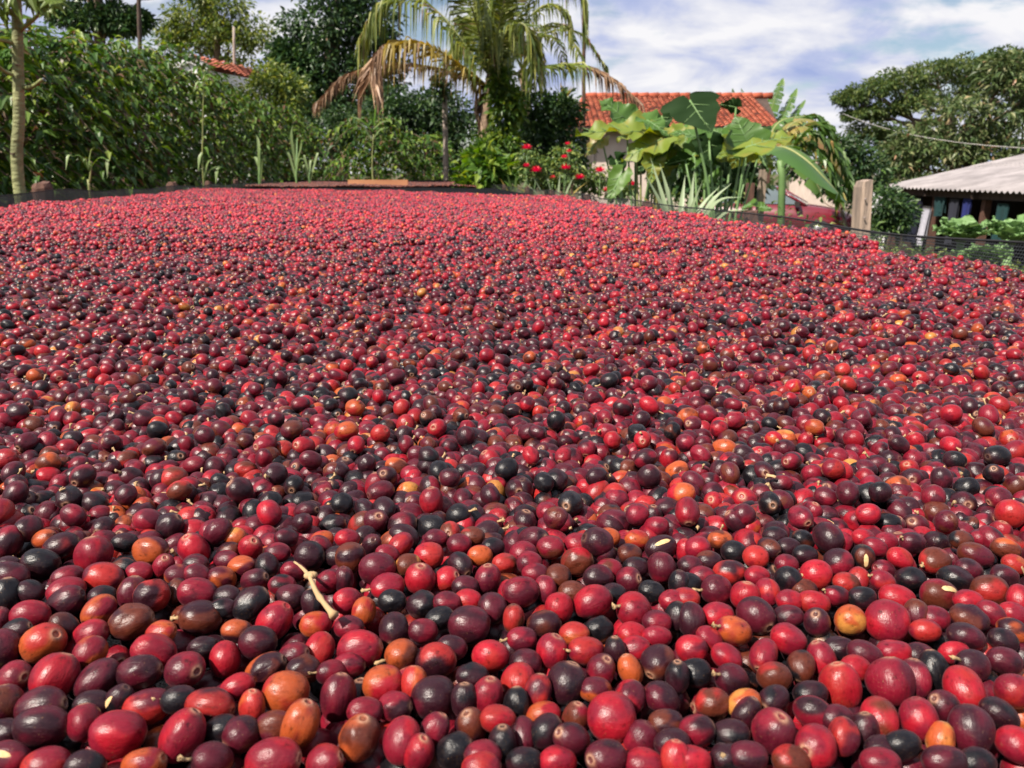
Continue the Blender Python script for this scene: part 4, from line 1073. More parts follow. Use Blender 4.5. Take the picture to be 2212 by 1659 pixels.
def gn_instancer(name, coll):
    ng = bpy.data.node_groups.new(name, 'GeometryNodeTree')
    ng.interface.new_socket('Geometry', in_out='INPUT', socket_type='NodeSocketGeometry')
    ng.interface.new_socket('Geometry', in_out='OUTPUT', socket_type='NodeSocketGeometry')
    n, l = ng.nodes, ng.links
    gi, go = n.new('NodeGroupInput'), n.new('NodeGroupOutput')
    ci = n.new('GeometryNodeCollectionInfo')
    ci.inputs['Collection'].default_value = coll
    ci.inputs['Separate Children'].default_value = True
    ci.inputs['Reset Children'].default_value = True
    ip = n.new('GeometryNodeInstanceOnPoints')
    ip.inputs['Pick Instance'].default_value = True
    l.new(gi.outputs[0], ip.inputs['Points'])
    l.new(ci.outputs[0], ip.inputs['Instance'])
    for an, dt, sk in (('variant', 'INT', 'Instance Index'), ('turn', 'FLOAT_VECTOR', 'Rotation'), ('size', 'FLOAT_VECTOR', 'Scale')):
        na = n.new('GeometryNodeInputNamedAttribute')
        na.data_type = dt
        na.inputs['Name'].default_value = an
        l.new(na.outputs[0], ip.inputs[sk])
    l.new(ip.outputs[0], go.inputs[0])
    return ng


GN = gn_instancer('cherry_mass', mass_col)


def cherry_mass(name, P, E, S, C1, C2, V, label):
    m = bpy.data.meshes.new(name)
    m.vertices.add(len(P))
    m.vertices.foreach_set('co', P.astype(np.float32).ravel())
    for an, arr in (('turn', E), ('size', S)):
        at = m.attributes.new(an, 'FLOAT_VECTOR', 'POINT')
        at.data.foreach_set('vector', arr.astype(np.float32).ravel())
    for an, arr in (('tint_a', C1), ('tint_b', C2)):
        at = m.attributes.new(an, 'FLOAT_COLOR', 'POINT')
        at.data.foreach_set('color', np.c_[arr, np.ones(len(arr))].astype(np.float32).ravel())
    at = m.attributes.new('variant', 'INT', 'POINT')
    at.data.foreach_set('value', V.astype(np.int32))
    o = bpy.data.objects.new(name, m)
    COL.objects.link(o)
    md = o.modifiers.new('spread', 'NODES')
    md.node_group = GN
    o['kind'] = 'stuff'
    tag(o, label, 'coffee cherries')
    return o


cherry_mass('coffee_cherries', mp_, me_, ms_, m1_, m2_, mi_, 'deep layer of red, maroon and black coffee cherries covering the raised bed')

# older, browner batch at the far end of the same bed
ob = hexpts(-4.5, 1.5, 8.6, 12.6, 0.021)
b_ = ob @ BX
a_ = ob @ AX
ob = ob[(b_ > BL + 0.06) & (b_ < BR - 0.06) & (a_ > 9.3 + 0.12 * np.sin(b_ * 5)) & (a_ < A1 - 0.1)]
no = len(ob)
oz = FLOOR + 0.02 + 0.006 * np.sin(ob[:, 0] * 6) + rng.normal(0, 0.004, no)
oc = np.array([(0.16, 0.045, 0.03), (0.11, 0.03, 0.022), (0.22, 0.07, 0.045), (0.05, 0.02, 0.018)])[rng.integers(0, 4, no)]
cherry_mass('dried_cherries', np.c_[ob, oz], np.stack([rng.uniform(0, 6.28, no)] * 3, -1), np.full((no, 3), 0.0095), oc, oc * 0.7, rng.integers(0, 8, no), 'brownish older batch of drying cherries at the far end of the bed')
print('cherries', len(mp_), 'heroes', NH, 'individuals', len(big))

# crumbs of dry stem and parchment lying between the cherries
ls = MB()
ci = rng.choice(np.where((allP[:, 1] < 2.2) & (allP[:, 2] > FLOOR + 0.012))[0], 900, replace=False)
for k in ci:
    sv, sf, sv2, sf2 = stem_geo(int(k) % 23)
    sc_ = rng.uniform(0.0042, 0.0085)
    rm_ = np.array(Euler((rng.uniform(0, 6), rng.normal(0, .4), rng.uniform(0, 6))).to_matrix())
    o_ = allP[k] + np.array([rng.normal(0, .003), rng.normal(0, .003), base_r[k] * rng.uniform(.85, 1.1)])
    ls.add((sv + [0.97, 0, 0]) * sc_ @ rm_.T + o_, sf, 0, True)
    ls.add((sv2 + [0.97, 0, 0]) * sc_ @ rm_.T + o_, sf2, 0, True)
tag(ls.build('stem_crumbs', M['stem'], None, 'stuff'), 'tan crumbs of dry stem scattered over the cherries', 'stem crumbs')

# dry stalk lying on the cherries
def on_bed(xd, yd, lift):
    return on_plane(xd, yd, HS - lift)[0]
pts = [on_bed(636, 1214, 0.006), on_bed(652, 1226, 0.009), on_bed(668, 1245, 0.010), on_bed(684, 1280, 0.009), on_bed(703, 1307, 0.009), on_bed(722, 1330, 0.008)]
twig = thing('dry_stalk', 'tan dried stalk with a knobbly joint lying across the front cherries', 'stalk', pts[3])
sp = spline(pts, 20)
MB().tube(sp, np.interp(np.linspace(0, 1, 20), [0, .3, .45, .6, .9, 1], [.0004, .0007, .0008, .0010, .0013, .0017]) * rng.uniform(.8, 1.25, 20), 7).build('shaft', M['stem'], twig)
kb = MB()
kc = on_bed(671, 1244, 0.010)
for k in range(4):
    d_ = Vector((math.cos(k * 1.57 + .4), math.sin(k * 1.57 + .4) * .7, .2)) * 0.0026
    kb.tube([kc - d_ * 0.3, kc + d_ * 0.6, kc + d_], [0.0017, 0.0014, 0.0006], 6)
kb.build('joint', M['stem'], twig)

# ================================================================== PLANTS
def gz(p):
    return float(ground_z(p[0], p[1]))


def clump_leaves(mb, centres, radii, per, L, Wd, out_from=None, mat=0, droop=0.2, flat=0.6, up=0.35):
    """leaves spread through many small clumps"""
    C = np.repeat(np.asarray(centres, float), per, 0)
    Rr_ = np.repeat(np.asarray(radii, float), per, 0)
    if Rr_.ndim == 1:
        Rr_ = Rr_[:, None] * np.array([1, 1, flat])
    n = len(C)
    d = rand_dirs(n)
    P = C + d * Rr_ * (rng.random(n) ** 0.45)[:, None]
    D = d + rand_dirs(n) * 0.7 + np.array([0, 0, -0.15])
    if out_from is not None:
        D = D + unit(P - np.asarray(out_from)) * 0.7
    N = rand_dirs(n) * 0.75 + np.array([0, 0, 1.0]) * up * 2
    l_ = L * rng.uniform(0.65, 1.2, n)
    v, t = leaf_geo(P, D, N, l_, Wd * l_ / L, droop)
    mb.add(v, t, mat, False)


def blob_tree(name, label, base, trunk_r, blobs, leafmat, L, Wd, clump_r, clumps_per, per, group=None, seed=0, cat='tree', shell=0.55, barkm='bark', limbs=True, trunk_top=None):
    """blobs: (centre, (rx, ry, rz)); leaf clumps sit on and inside each blob, limbs run out to every blob"""
    base = Vector(base)
    t = thing(name, label, cat, base, group)
    cen = np.array([list(b[0]) for b in blobs])
    rad = np.array([list(b[1]) for b in blobs])
    mb = MB()
    for c, r_ in zip(cen, rad):
        d = rand_dirs(clumps_per)
        d[:, 2] = d[:, 2] * 0.85 + 0.12
        cc = c + d * r_ * rng.uniform(shell, 1.06, (clumps_per, 1))
        clump_leaves(mb, cc, clump_r * rng.uniform(0.6, 1.3, clumps_per), per, L, Wd, out_from=c)
    mb.build('crown', leafmat, t, 'stuff')
    top = Vector(trunk_top) if trunk_top is not None else Vector(cen.mean(0)) - Vector((0, 0, rad[:, 2].mean() * 0.4))
    tp = spline([base - Vector((0, 0, 0.2)), base.lerp(top, 0.35) + Vector((0.1, 0.05, 0)) * trunk_r * 4, base.lerp(top, 0.7) - Vector((0.08, 0, 0)) * trunk_r * 4, top], 14)
    MB().tube(tp, np.linspace(trunk_r * 1.15, trunk_r * 0.45, 14), 9).build('trunk', M[barkm], t)
    if limbs:
        lb = MB()
        for c, r_ in zip(cen, rad):
            s = tp[random.randint(6, 12)]
            m_ = (s + c) / 2 + np.array([random.uniform(-.1, .1), random.uniform(-.1, .1), -0.05]) * np.linalg.norm(c - s)
            q = spline([s, m_, c], 8)
            lb.tube(q, np.linspace(trunk_r * 0.34, trunk_r * 0.08, 8), 6, caps=False)
            for _ in range(3):
                e = c + rand_dirs(1)[0] * r_ * 0.85
                lb.tube(spline([q[5], (q[5] + e) / 2 + np.array([0, 0, -0.03]), e], 5), np.linspace(trunk_r * 0.12, trunk_r * 0.03, 5), 5, caps=False)
        lb.build('limbs', M[barkm], t)
    return t


def Bl(x, y, rx, ry, d, depth=None):
    c = W(x, y, d)
    return (c, (px(rx, d), depth if depth else px(max(rx, ry), d), px(ry, d)))


# ------------------------------------------------------------------ coffee hedge on the left
def coffee_shrub(p, h, spread, label, seed, n_br=60, group='coffee shrubs in the hedge on the left'):
    r_ = np.random.default_rng(seed)
    base = Vector((p[0], p[1], gz(p)))
    t = thing('coffee_shrub', label, 'shrub', base, group)
    MB().tube([base - Vector((0, 0, .1)), base + Vector((0.03, 0, h * .5)), base + Vector((0, 0.02, h * .93))], [0.035, 0.025, 0.008], 7).build('trunk', M['bark'], t)
    br, Ps, Ds, Ns, Ls = MB(), [], [], [], []
    for k in range(n_br):
        f = (k + r_.random()) / n_br
        z0 = 0.10 * h + 0.86 * h * f
        reach = spread * (0.55 + 0.5 * math.sin(min(1.0, (1 - f) * 1.35 + 0.12) * 1.5)) * r_.uniform(0.75, 1.15)
        an = k * 2.4 + r_.uniform(-.3, .3)
        dv = np.array([math.cos(an), math.sin(an), 0])
        s = np.array(base) + np.array([0, 0, z0])
        pts_ = spline([s, s + dv * reach * .5 + np.array([0, 0, 0.10 * reach + .05 * f]), s + dv * reach + np.array([0, 0, -0.30 * reach * r_.uniform(.4, 1.4)])], 9)
        br.tube(pts_, np.linspace(0.008, 0.003, 9), 4, caps=False)
        side = np.array([-dv[1], dv[0], 0])
        npair = 19
        for q in np.linspace(0.22, 1.0, npair):
            i_ = min(8, int(q * 8))
            for sg in (-1, 1):
                Ps.append(pts_[i_] + r_.normal(0, .018, 3))
                Ds.append(side * sg * 0.85 + dv * r_.uniform(.2, .8) + np.array([0, 0, r_.uniform(-.75, .05)]))
                Ns.append(np.array([0, 0, 1.0]) + r_.normal(0, .35, 3))
                Ls.append(r_.uniform(.07, .15))
    nt = 90
    an = r_.uniform(0, 6.28, nt)
    tops = np.array(base) + np.stack([np.cos(an) * spread * .45 * r_.random(nt), np.sin(an) * spread * .45 * r_.random(nt), h * r_.uniform(.86, 1.02, nt)], -1)
    Ps += list(tops)
    Ds += list(np.stack([np.cos(an), np.sin(an), r_.uniform(-.1, .8, nt)], -1))
    Ns += list(np.tile([0, 0, 1.0], (nt, 1)) + r_.normal(0, .3, (nt, 3)))
    Ls += list(r_.uniform(.08, .13, nt))
    v, tr = leaf_geo(np.array(Ps), np.array(Ds), np.array(Ns), np.array(Ls), np.array(Ls) * .42, 0.3, 0.10)
    MB().add(v, tr).build('crown', M['coffee'], t, 'stuff')
    br.build('branches', M['bark'], t)
    return t


hedge = [(-3.95, 3.5, 2.2), (-4.15, 4.6, 2.32), (-4.25, 5.7, 2.42), (-4.2, 6.7, 2.46), (-4.25, 7.6, 2.52), (-4.35, 8.5, 2.60), (-4.4, 9.5, 2.68), (-4.45, 10.6, 2.88), (-4.5, 11.8, 2.80), (-4.5, 13.0, 2.56), (-4.45, 14.2, 2.5), (-4.4, 15.4, 2.45), (-4.3, 16.6, 2.2)]
hl = ['first', 'second', 'third', 'fourth', 'fifth', 'sixth', 'seventh', 'eighth', 'ninth', 'tenth', 'eleventh', 'twelfth', 'last']
for k, (x, y, h) in enumerate(hedge):
    coffee_shrub((x, y), h, 0.95 if k < 9 else 0.9, 'glossy green coffee shrub, %s in the tall left hedge counted from the camera' % hl[k], 100 + k, 92 if k < 7 else 74)
# second, taller row showing above the first at the left
for k, (x, y, h) in enumerate([(-5.2, 4.6, 2.3), (-5.3, 6.0, 2.42), (-5.5, 7.6, 2.5), (-5.7, 9.3, 2.62), (-5.8, 11.2, 2.8), (-5.8, 13.2, 2.92), (-5.6, 15.3, 3.0)]):
    coffee_shrub((x, y), h, 0.95, 'taller coffee shrub behind the left hedge, %s of the back row' % hl[k], 140 + k, 60, 'coffee shrubs in the back row')
# rounded bush by the wooden pole
coffee_shrub((-2.35, 13.4), 2.15, 1.05, 'rounded coffee bush with yellowing leaves left of the thin grey pole', 160, 70, None)
coffee_shrub((-1.55, 14.2), 1.95, 0.95, 'low coffee bush directly behind the thin grey pole', 161, 60, None)

# ------------------------------------------------------------------ papaya tree at the left edge
base = W(44, 452, 3.95); base.z = 0
pap = thing('papaya_tree', 'slender papaya trunk with leaf scars rising past the left end of the net', 'tree', base)
tp = spline([base, W(43, 420, 3.95), W(41, 250, 3.95), W(38, 80, 3.95), W(33, -60, 3.95), W(30, -160, 3.95)], 60)
rr = np.interp(np.linspace(0, 1, 60), [0, .4, .7, 1], [.0275, .026, .022, .018]) * (1 + 0.05 * (np.sin(np.arange(60) * 2.1) > .8))
trk = mat_plain('papaya_bark', (0.25, 0.26, 0.115), (0.11, 0.12, 0.05), 9, 0.75, bump=0.6, stretch=(1, 1, 2.2))
MB().tube(tp, rr, 14).build('trunk', trk, pap)
sc = MB()
for k in range(9):
    c = tp[6 + k * 5]
    an = k * 2.3
    sc.box((c[0] + math.cos(an) * .023, c[1] + math.sin(an) * .023 - .003, c[2]), (.018, .018, .007), rot=Matrix.Rotation(an, 3, 'Z'))
sc.build('leaf_scars', M['bark'], pap)
for a, b, c in (((36, 165), (12, 155), (-6, 140)), ((52, 190), (72, 186), (90, 172)), ((36, 95), (10, 88), (-10, 86)), ((44, 65), (75, 40), (112, 0)), ((30, 35), (15, 15), (0, 8)), ((40, 0), (70, -30), (120, -40)), ((34, -40), (0, -60), (-40, -50))):
    MB().tube(spline([W(*a, 3.95), W(*b, 3.9), W(*c, 3.85)], 8), np.linspace(.011, .007, 8), 7).build('leaf_stalk', M['stalk_yellow'], pap)


def lobed_leaf(centre, dirv, size, nrm, mat, parent, name='leaf'):
    """palmate papaya leaf: seven pointed lobes"""
    d = unit(np.array(dirv)); n_ = unit(np.array(nrm)); s = unit(np.cross(d, n_)); n_ = np.cross(s, d)
    V, F = [np.array(centre)], []
    for k in range(-3, 4):
        a = k * 0.62
        u = math.cos(a) * d + math.sin(a) * s
        w = np.cross(n_, u)
        ln = size * (1 - 0.09 * abs(k))
        b0 = len(V)
        V += [np.array(centre) + u * ln * .45 + w * ln * .13, np.array(centre) + u * ln * .45 - w * ln * .13, np.array(centre) + u * ln - n_ * ln * .18, np.array(centre) + u * ln * .5 + n_ * ln * .02]
        F += [(0, b0, b0 + 3), (0, b0 + 3, b0 + 1), (b0, b0 + 2, b0 + 3), (b0 + 3, b0 + 2, b0 + 1)]
    return MB().add(V, F).build(name, mat, parent)


for (x, y, sz, dx, dz) in ((112, -2, .10, .6, -.5), (70, -12, .12, .4, -.8), (-2, 8, .13, -.4, -.8), (14, 30, .10, -.3, -1), (-10, 86, .12, -.5, -.6), (130, -40, .2, .8, -.2), (90, -20, .12, .2, -1), (-30, -60, .2, -.8, -.2), (60, 8, .08, .8, -.4), (20, -30, .2, -.2, -.6), (50, -50, .2, .3, -.5), (100, 12, .09, .7, -.6)):
    lobed_leaf(W(x, y, 3.85), (dx, random.uniform(-.4, .2), dz), sz, (random.uniform(-.7, .7), random.uniform(-.8, .2), .7), M['airy'], pap)

# ------------------------------------------------------------------ trees behind the hedge
blob_tree('tall_tree', 'tall brown-trunked tree with flat dark foliage pads above the left hedge', (W(206, 300, 17).x, 17, 0), 0.15,
          [Bl(150, 30, 45, 22, 17), Bl(200, 48, 55, 20, 17), Bl(262, 55, 42, 18, 17), Bl(235, 30, 40, 15, 17), Bl(130, 10, 45, 22, 17), Bl(200, -70, 90, 40, 17), Bl(300, 45, 18, 12, 17), Bl(330, -40, 70, 30, 17)],
          M['mango'], .13, .06, .22, 34, 26, trunk_top=W(212, -120, 17))
blob_tree('airy_tree', 'airy yellow-green tree between the thin dark pole and the white gable', (W(470, 330, 36).x, 36, 0), 0.26,
          [Bl(415, 30, 50, 30, 36), Bl(480, 22, 52, 34, 36), Bl(545, 70, 42, 32, 36), Bl(415, 95, 55, 30, 36), Bl(500, 105, 60, 34, 36), Bl(378, 75, 26, 18, 36), Bl(455, 65, 50, 28, 36), Bl(440, -15, 50, 24, 36)],
          M['airy'], .21, .09, .46, 38, 28, trunk_top=W(470, 60, 36))
blob_tree('mango_tree', 'big dense dark green tree rising behind the coconut palm', (W(715, 330, 21).x, 21, 0), 0.28,
          [Bl(700, 55, 75, 50, 21), Bl(765, 100, 65, 60, 21), Bl(680, 135, 70, 55, 21), Bl(640, 160, 45, 45, 21), Bl(745, 190, 85, 60, 21), Bl(725, -25, 75, 45, 21), Bl(805, 50, 40, 60, 21), Bl(625, 120, 30, 30, 21), Bl(660, 210, 60, 40, 21), Bl(815, 170, 50, 60, 21), Bl(700, 250, 80, 40, 21)],
          M['mango'], .16, .075, .34, 55, 30, trunk_top=W(720, 40, 21))
blob_tree('rounded_shrub', 'mid-green bushy shrub left of the big dark tree', (W(585, 330, 19).x, 19, 0), 0.07,
          [Bl(590, 175, 36, 32, 19), Bl(560, 200, 40, 30, 19), Bl(625, 205, 45, 40, 19), Bl(580, 240, 60, 40, 19)], M['airy'], .15, .06, .3, 26, 26, cat='shrub')
# dark evergreen mass behind the pole
blob_tree('evergreen_shrub', 'dark evergreen shrub behind the thin grey pole', (W(975, 380, 16).x, 16, 0), 0.08,
          [Bl(960, 245, 60, 45, 16), Bl(1000, 310, 60, 60, 16), Bl(930, 310, 55, 55, 16), Bl(900, 240, 50, 40, 16), Bl(985, 370, 70, 40, 16), Bl(850, 235, 50, 35, 16), Bl(780, 270, 60, 45, 17), Bl(700, 300, 60, 45, 18), Bl(840, 310, 60, 50, 17), Bl(640, 300, 60, 45, 19)], M['shrub'], .12, .055, .26, 44, 30, cat='shrub')
blob_tree('climber', 'bright green climber smothering the lower coconut palm trunk', (W(1090, 400, 11.2).x, 11.2, 0), 0.03,
          [Bl(1080, 185, 14, 40, 11.4), Bl(1088, 250, 22, 45, 11.4), Bl(1094, 320, 26, 45, 11.4), Bl(1112, 230, 10, 35, 11.4), Bl(1062, 330, 26, 40, 11.3), Bl(1040, 350, 26, 36, 11.3)], M['climb'], .10, .05, .12, 40, 22, cat='climber')
blob_tree('leafy_bush', 'light green broad-leaved bush at the foot of the palm', (W(1060, 420, 9.5).x, 9.5, 0), 0.02,
          [Bl(1040, 360, 36, 34, 9.5), Bl(1075, 372, 36, 30, 9.5), Bl(1050, 395, 50, 22, 9.5)], M['vine'], .17, .09, .14, 16, 12, cat='bush')
blob_tree('garden_shrub', 'dark garden shrub behind the red roses', (W(1180, 400, 12.5).x, 12.5, 0), 0.05,
          [Bl(1170, 265, 55, 60, 12.5), Bl(1210, 310, 50, 55, 12.5), Bl(1150, 330, 60, 50, 12.5), Bl(1195, 370, 70, 40, 12.5), Bl(1200, 240, 38, 30, 12.5)], M['shrub'], .11, .05, .2, 44, 28, cat='shrub')

blob_tree('dark_shrub', 'dark shrub filling in below the elephant-ear leaves', (W(1530, 420, 10).x, 10, -.1), 0.03,
          [Bl(1460, 350, 45, 40, 10), Bl(1530, 362, 50, 40, 10), Bl(1595, 352, 38, 44, 10), Bl(1500, 395, 80, 25, 10), Bl(1600, 400, 40, 22, 10)], M['shrub'], .12, .06, .16, 30, 22, cat='shrub')

# ------------------------------------------------------------------ trees on the right
blob_tree('umbrella_tree', 'wide flat-topped tree spreading over the shed on the right', (W(2080, 400, 31).x, 31, -0.7), 0.30,
          [Bl(1835, 213, 34, 12, 31), Bl(1885, 195, 50, 16, 31), Bl(1950, 172, 55, 18, 31), Bl(2020, 155, 60, 20, 31), Bl(2095, 150, 65, 24, 31), Bl(2165, 140, 70, 28, 31), Bl(2230, 130, 70, 30, 31), Bl(1860, 248, 40, 10, 31), Bl(1915, 235, 50, 13, 31), Bl(1975, 215, 50, 20, 31), Bl(2050, 200, 70, 30, 31), Bl(2140, 190, 80, 35, 31), Bl(1880, 285, 45, 16, 31), Bl(1930, 300, 45, 22, 31), Bl(2230, 210, 80, 50, 31)],
          M['umbrella'], .17, .065, .22, 64, 24, trunk_top=W(2050, 230, 31))
lq = blob_tree('loquat_tree', 'olive-leaved fruit tree with pale leaf rosettes behind the grey roof', (W(2110, 420, 24).x, 24, -0.75), 0.16,
               [Bl(1985, 310, 52, 45, 24), Bl(2060, 270, 70, 60, 24), Bl(2150, 235, 80, 70, 24), Bl(2215, 300, 70, 70, 24), Bl(1950, 345, 45, 35, 24), Bl(2060, 345, 80, 40, 24), Bl(2175, 155, 45, 40, 24), Bl(2140, 330, 80, 45, 24), Bl(2250, 200, 60, 70, 24)],
               M['loquat'], .24, .08, .24, 56, 18, cat='tree')
blob_tree('hedge_bush', 'green bush between the banana plant and the pale leaning post', (W(1855, 440, 18).x, 18, -0.6), 0.05,
          [Bl(1845, 350, 40, 40, 18), Bl(1880, 380, 40, 40, 18), Bl(1815, 385, 40, 40, 18), Bl(1860, 425, 50, 30, 18), Bl(1810, 330, 30, 25, 18), Bl(1745, 362, 42, 36, 23), Bl(1790, 385, 42, 36, 23), Bl(1715, 345, 30, 30, 23)], M['shrub'], .14, .06, .25, 30, 26, cat='bush')
blob_tree('dark_bush', 'dark rounded bush between the pale post and the shed', (W(1925, 500, 12).x, 12, -0.6), 0.03,
          [Bl(1915, 455, 32, 40, 12), Bl(1940, 470, 28, 38, 12), Bl(1900, 490, 30, 25, 12)], M['shrub'], .09, .035, .15, 40, 30, cat='bush')

# distant belt of trees closing the horizon
mb = MB()
for k in range(150):
    x = -60 + k * 0.95 + random.uniform(-.5, .5)
    c = Vector((x, 58 + random.uniform(-4, 4), random.uniform(0.2, 2.6) + (0.8 if x > 15 else 1.2)))
    clump_leaves(mb, [c + Vector((random.uniform(-1, 1), random.uniform(-1, 1), random.uniform(-2.2, .9))) for _ in range(5)], np.full(5, 1.0), 26, .5, .25)
o = mb.build('distant_woods', M['umbrella'], None, 'stuff')
tag(o, 'distant green belt of trees closing the horizon behind the houses', 'trees')


# ------------------------------------------------------------------ palm fronds and strap leaves
def frond(pts, mats, parent, ln=0.5, droop=0.6, n=46, w=0.030, brown_from=2.0, name='frond', r0=0.016):
    c = spline(pts, n)
    tan = unit(np.gradient(c, axis=0))
    side = unit(np.cross(tan, np.array([0, 0, 1.0])) + np.array([1e-4, 0, 0]))
    nr = np.cross(side, tan)
    mb_ = MB().tube(c, np.linspace(r0, r0 * 0.2, n), 6, mat=2, caps=False)
    for i_ in range(3, n):
        q = i_ / (n - 1)
        l_ = ln * (0.35 + 0.65 * math.sin(min(1, q * 1.15 + .12) * 2.6)) * random.uniform(.85, 1.1)
        for sg in (-1, 1):
            for _ in range(2):
                j = random.uniform(-.5, .5)
                p0 = c[i_] + tan[i_] * j * .02
                dv = side[i_] * sg * random.uniform(.5, 1) + tan[i_] * random.uniform(.45, .9) + nr[i_] * random.uniform(-.05, .25)
                dv = unit(dv)
                dr = droop * random.uniform(.5, 1.5)
                p1 = p0 + dv * l_ * .5 + np.array([0, 0, -1]) * l_ * .22 * dr
                p2 = p0 + dv * l_ * (.95 - .35 * min(1, dr)) + np.array([0, 0, -1]) * l_ * .85 * dr
                wv = unit(np.cross(p1 - p0, rand_dirs(1)[0])) * w * .5
                V = [p0 + wv * .5, p0 - wv * .5, p1 + wv, p1 - wv, p2]
                mb_.add(V, [(0, 1, 3, 2), (2, 3, 4)], 1 if (q > brown_from or random.random() < .06) else 0)
    return mb_.build(name, mats, parent)


D0 = 11.6
cb = W(1047, 330, D0); cb.z = 0
palm = thing('coconut_palm', 'coconut palm with green upright fronds and a drooping yellow-brown frond', 'palm tree', cb)
tp = spline([cb, W(1044, 330, D0), W(1048, 260, D0), W(1056, 200, D0), W(1062, 150, D0)], 30)
MB().tube(tp, np.interp(np.linspace(0, 1, 30), [0, .6, .85, 1], [.10, .072, .075, .05]) * (1 + .06 * np.sin(np.arange(30) * 2.2)), 12).build('trunk', M['bark_pale'], palm)
gy = [M['palm_green'], M['palm_brown'], M['stalk_yellow']]
yb = [M['palm_yellow'], M['palm_brown'], M['stalk_yellow']]
bb_ = [M['palm_brown'], M['palm_brown'], M['stalk_yellow']]
C0 = (1060, 170)


def F(*p):
    return [W(x, y, D0 + dd) for x, y, dd in p]


frond(F((1058, 190, 0), (1010, 150, 0), (923, 97, -.3), (854, 89, -.5), (812, 118, -.6), (800, 170, -.7)), yb, palm, .60, 1.0, 84, .034, 0.62)
frond(F((1055, 185, 0), (960, 150, .4), (870, 138, .6), (793, 146, .6), (735, 172, .6), (690, 216, .6)), bb_, palm, .36, .8, 70, .026)
frond(F((1058, 165, 0), (1000, 90, 0), (951, 30, .1), (890, -12, .1), (835, 0, .1), (800, 40, .1), (788, 80, .1)), gy, palm, .62, 1.1, 54)
frond(F((1058, 165, 0), (1040, 90, -.5), (1020, 20, -.9), (990, -40, -1.2), (950, -60, -1.3)), gy, palm, .62, .95, 50)
frond(F((1060, 160, 0), (1055, 80, -.2), (1048, 0, -.4), (1040, -90, -.6)), gy, palm, .6, .8, 50)
frond(F((1062, 160, 0), (1075, 80, .3), (1090, 0, .5), (1120, -80, .6)), gy, palm, .6, .8, 50)
frond(F((1064, 165, 0), (1105, 90, 0), (1150, 30, 0), (1190, 8, 0), (1222, 28, 0), (1230, 62, 0)), gy, palm, .42, .9, 46, .02)
frond(F((1064, 165, 0), (1100, 70, .6), (1165, -20, .8), (1225, -45, .8), (1258, -10, .8), (1262, 35, .8)), gy, palm, .5, 1.0, 46)
frond(F((1064, 178, 0), (1139, 150, 0), (1200, 140, 0), (1255, 139, 0), (1311, 161, 0), (1372, 210, 0)), gy, palm, .48, .85, 50, .026, .62)
frond(F((1058, 170, 0), (1036, 90, .4), (1015, 40, .6), (1002, 60, .7), (1000, 110, .7)), gy, palm, .5, 1.1, 40)
frond(F((1062, 170, 0), (1090, 80, -.6), (1125, 50, -1.0), (1150, 85, -1.1), (1152, 130, -1.1)), gy, palm, .45, 1.1, 40)
frond(F((1060, 165, 0), (1085, 70, 1.), (1110, 0, 1.8), (1150, -40, 2.2)), gy, palm, .6, .9, 40)
frond(F((1060, 165, 0), (1072, 90, -.5), (1086, 10, -.8), (1096, -70, -.9)), gy, palm, .55, .8, 50)
frond(F((1060, 165, 0), (1058, 60, -.3), (1068, -30, -.5), (1080, -110, -.5)), gy, palm, .6, .9, 50)
frond(F((1062, 170, 0), (1110, 110, .5), (1140, 90, .8), (1158, 120, .9), (1160, 170, .9)), gy, palm, .45, 1.0, 40)
frond(F((1056, 185, 0), (1036, 190, 0), (1030, 225, 0), (1034, 265, 0)), bb_, palm, .22, 1.0, 24, .03, 2, 'dead_frond')
frond(F((1058, 200, 0), (1046, 205, .1), (1040, 235, .1), (1042, 290, .1)), bb_, palm, .18, 1.0, 24, .03, 2, 'dead_frond')

# second, thinner palm trunk and a small spiky palm behind
p0 = W(1142, 300, 13.2); p0.z = 0
t2 = thing('thin_palm', 'thin pale palm trunk just right of the coconut palm', 'palm tree', p0)
tp = spline([p0, W(1142, 280, 13.2), W(1136, 210, 13.2), W(1127, 150, 13.2)], 16)
MB().tube(tp, np.linspace(.085, .06, 16), 10).build('trunk', M['bark_pale'], t2)
for a in range(7):
    an = a * .9
    e = Vector(tp[-1])
    frond([e, e + Vector((math.cos(an) * .3, math.sin(an) * .3, .5)), e + Vector((math.cos(an) * .9, math.sin(an) * .9, .55)), e + Vector((math.cos(an) * 1.3, math.sin(an) * 1.3, .1))], gy, t2, .32, .8, 26)
p0 = W(1218, 260, 15); p0.z = 0
t3 = thing('small_palm', 'small spiky yellow-green palm head left of the tiled roof', 'palm tree', p0)
c0 = W(1218, 222, 15)
MB().tube([p0, c0], [.09, .07], 8).build('trunk', M['bark_pale'], t3)
for a in range(26):
    an, el = a * 2.4, random.uniform(.1, 1.3)
    d_ = Vector((math.cos(an) * math.cos(el), math.sin(an) * math.cos(el), math.sin(el)))
    s = d_.cross(Vector((0, 0, 1))).normalized() * .02
    q = [c0, c0 + d_ * .22, c0 + d_ * .42 - Vector((0, 0, .04))]
    MB().add([q[0] + s * .4, q[0] - s * .4, q[1] + s, q[1] - s, q[2]], [(0, 1, 3, 2), (2, 3, 4)]).build('leaf', M['palm_yellow'] if a % 3 else M['palm_green'], t3)


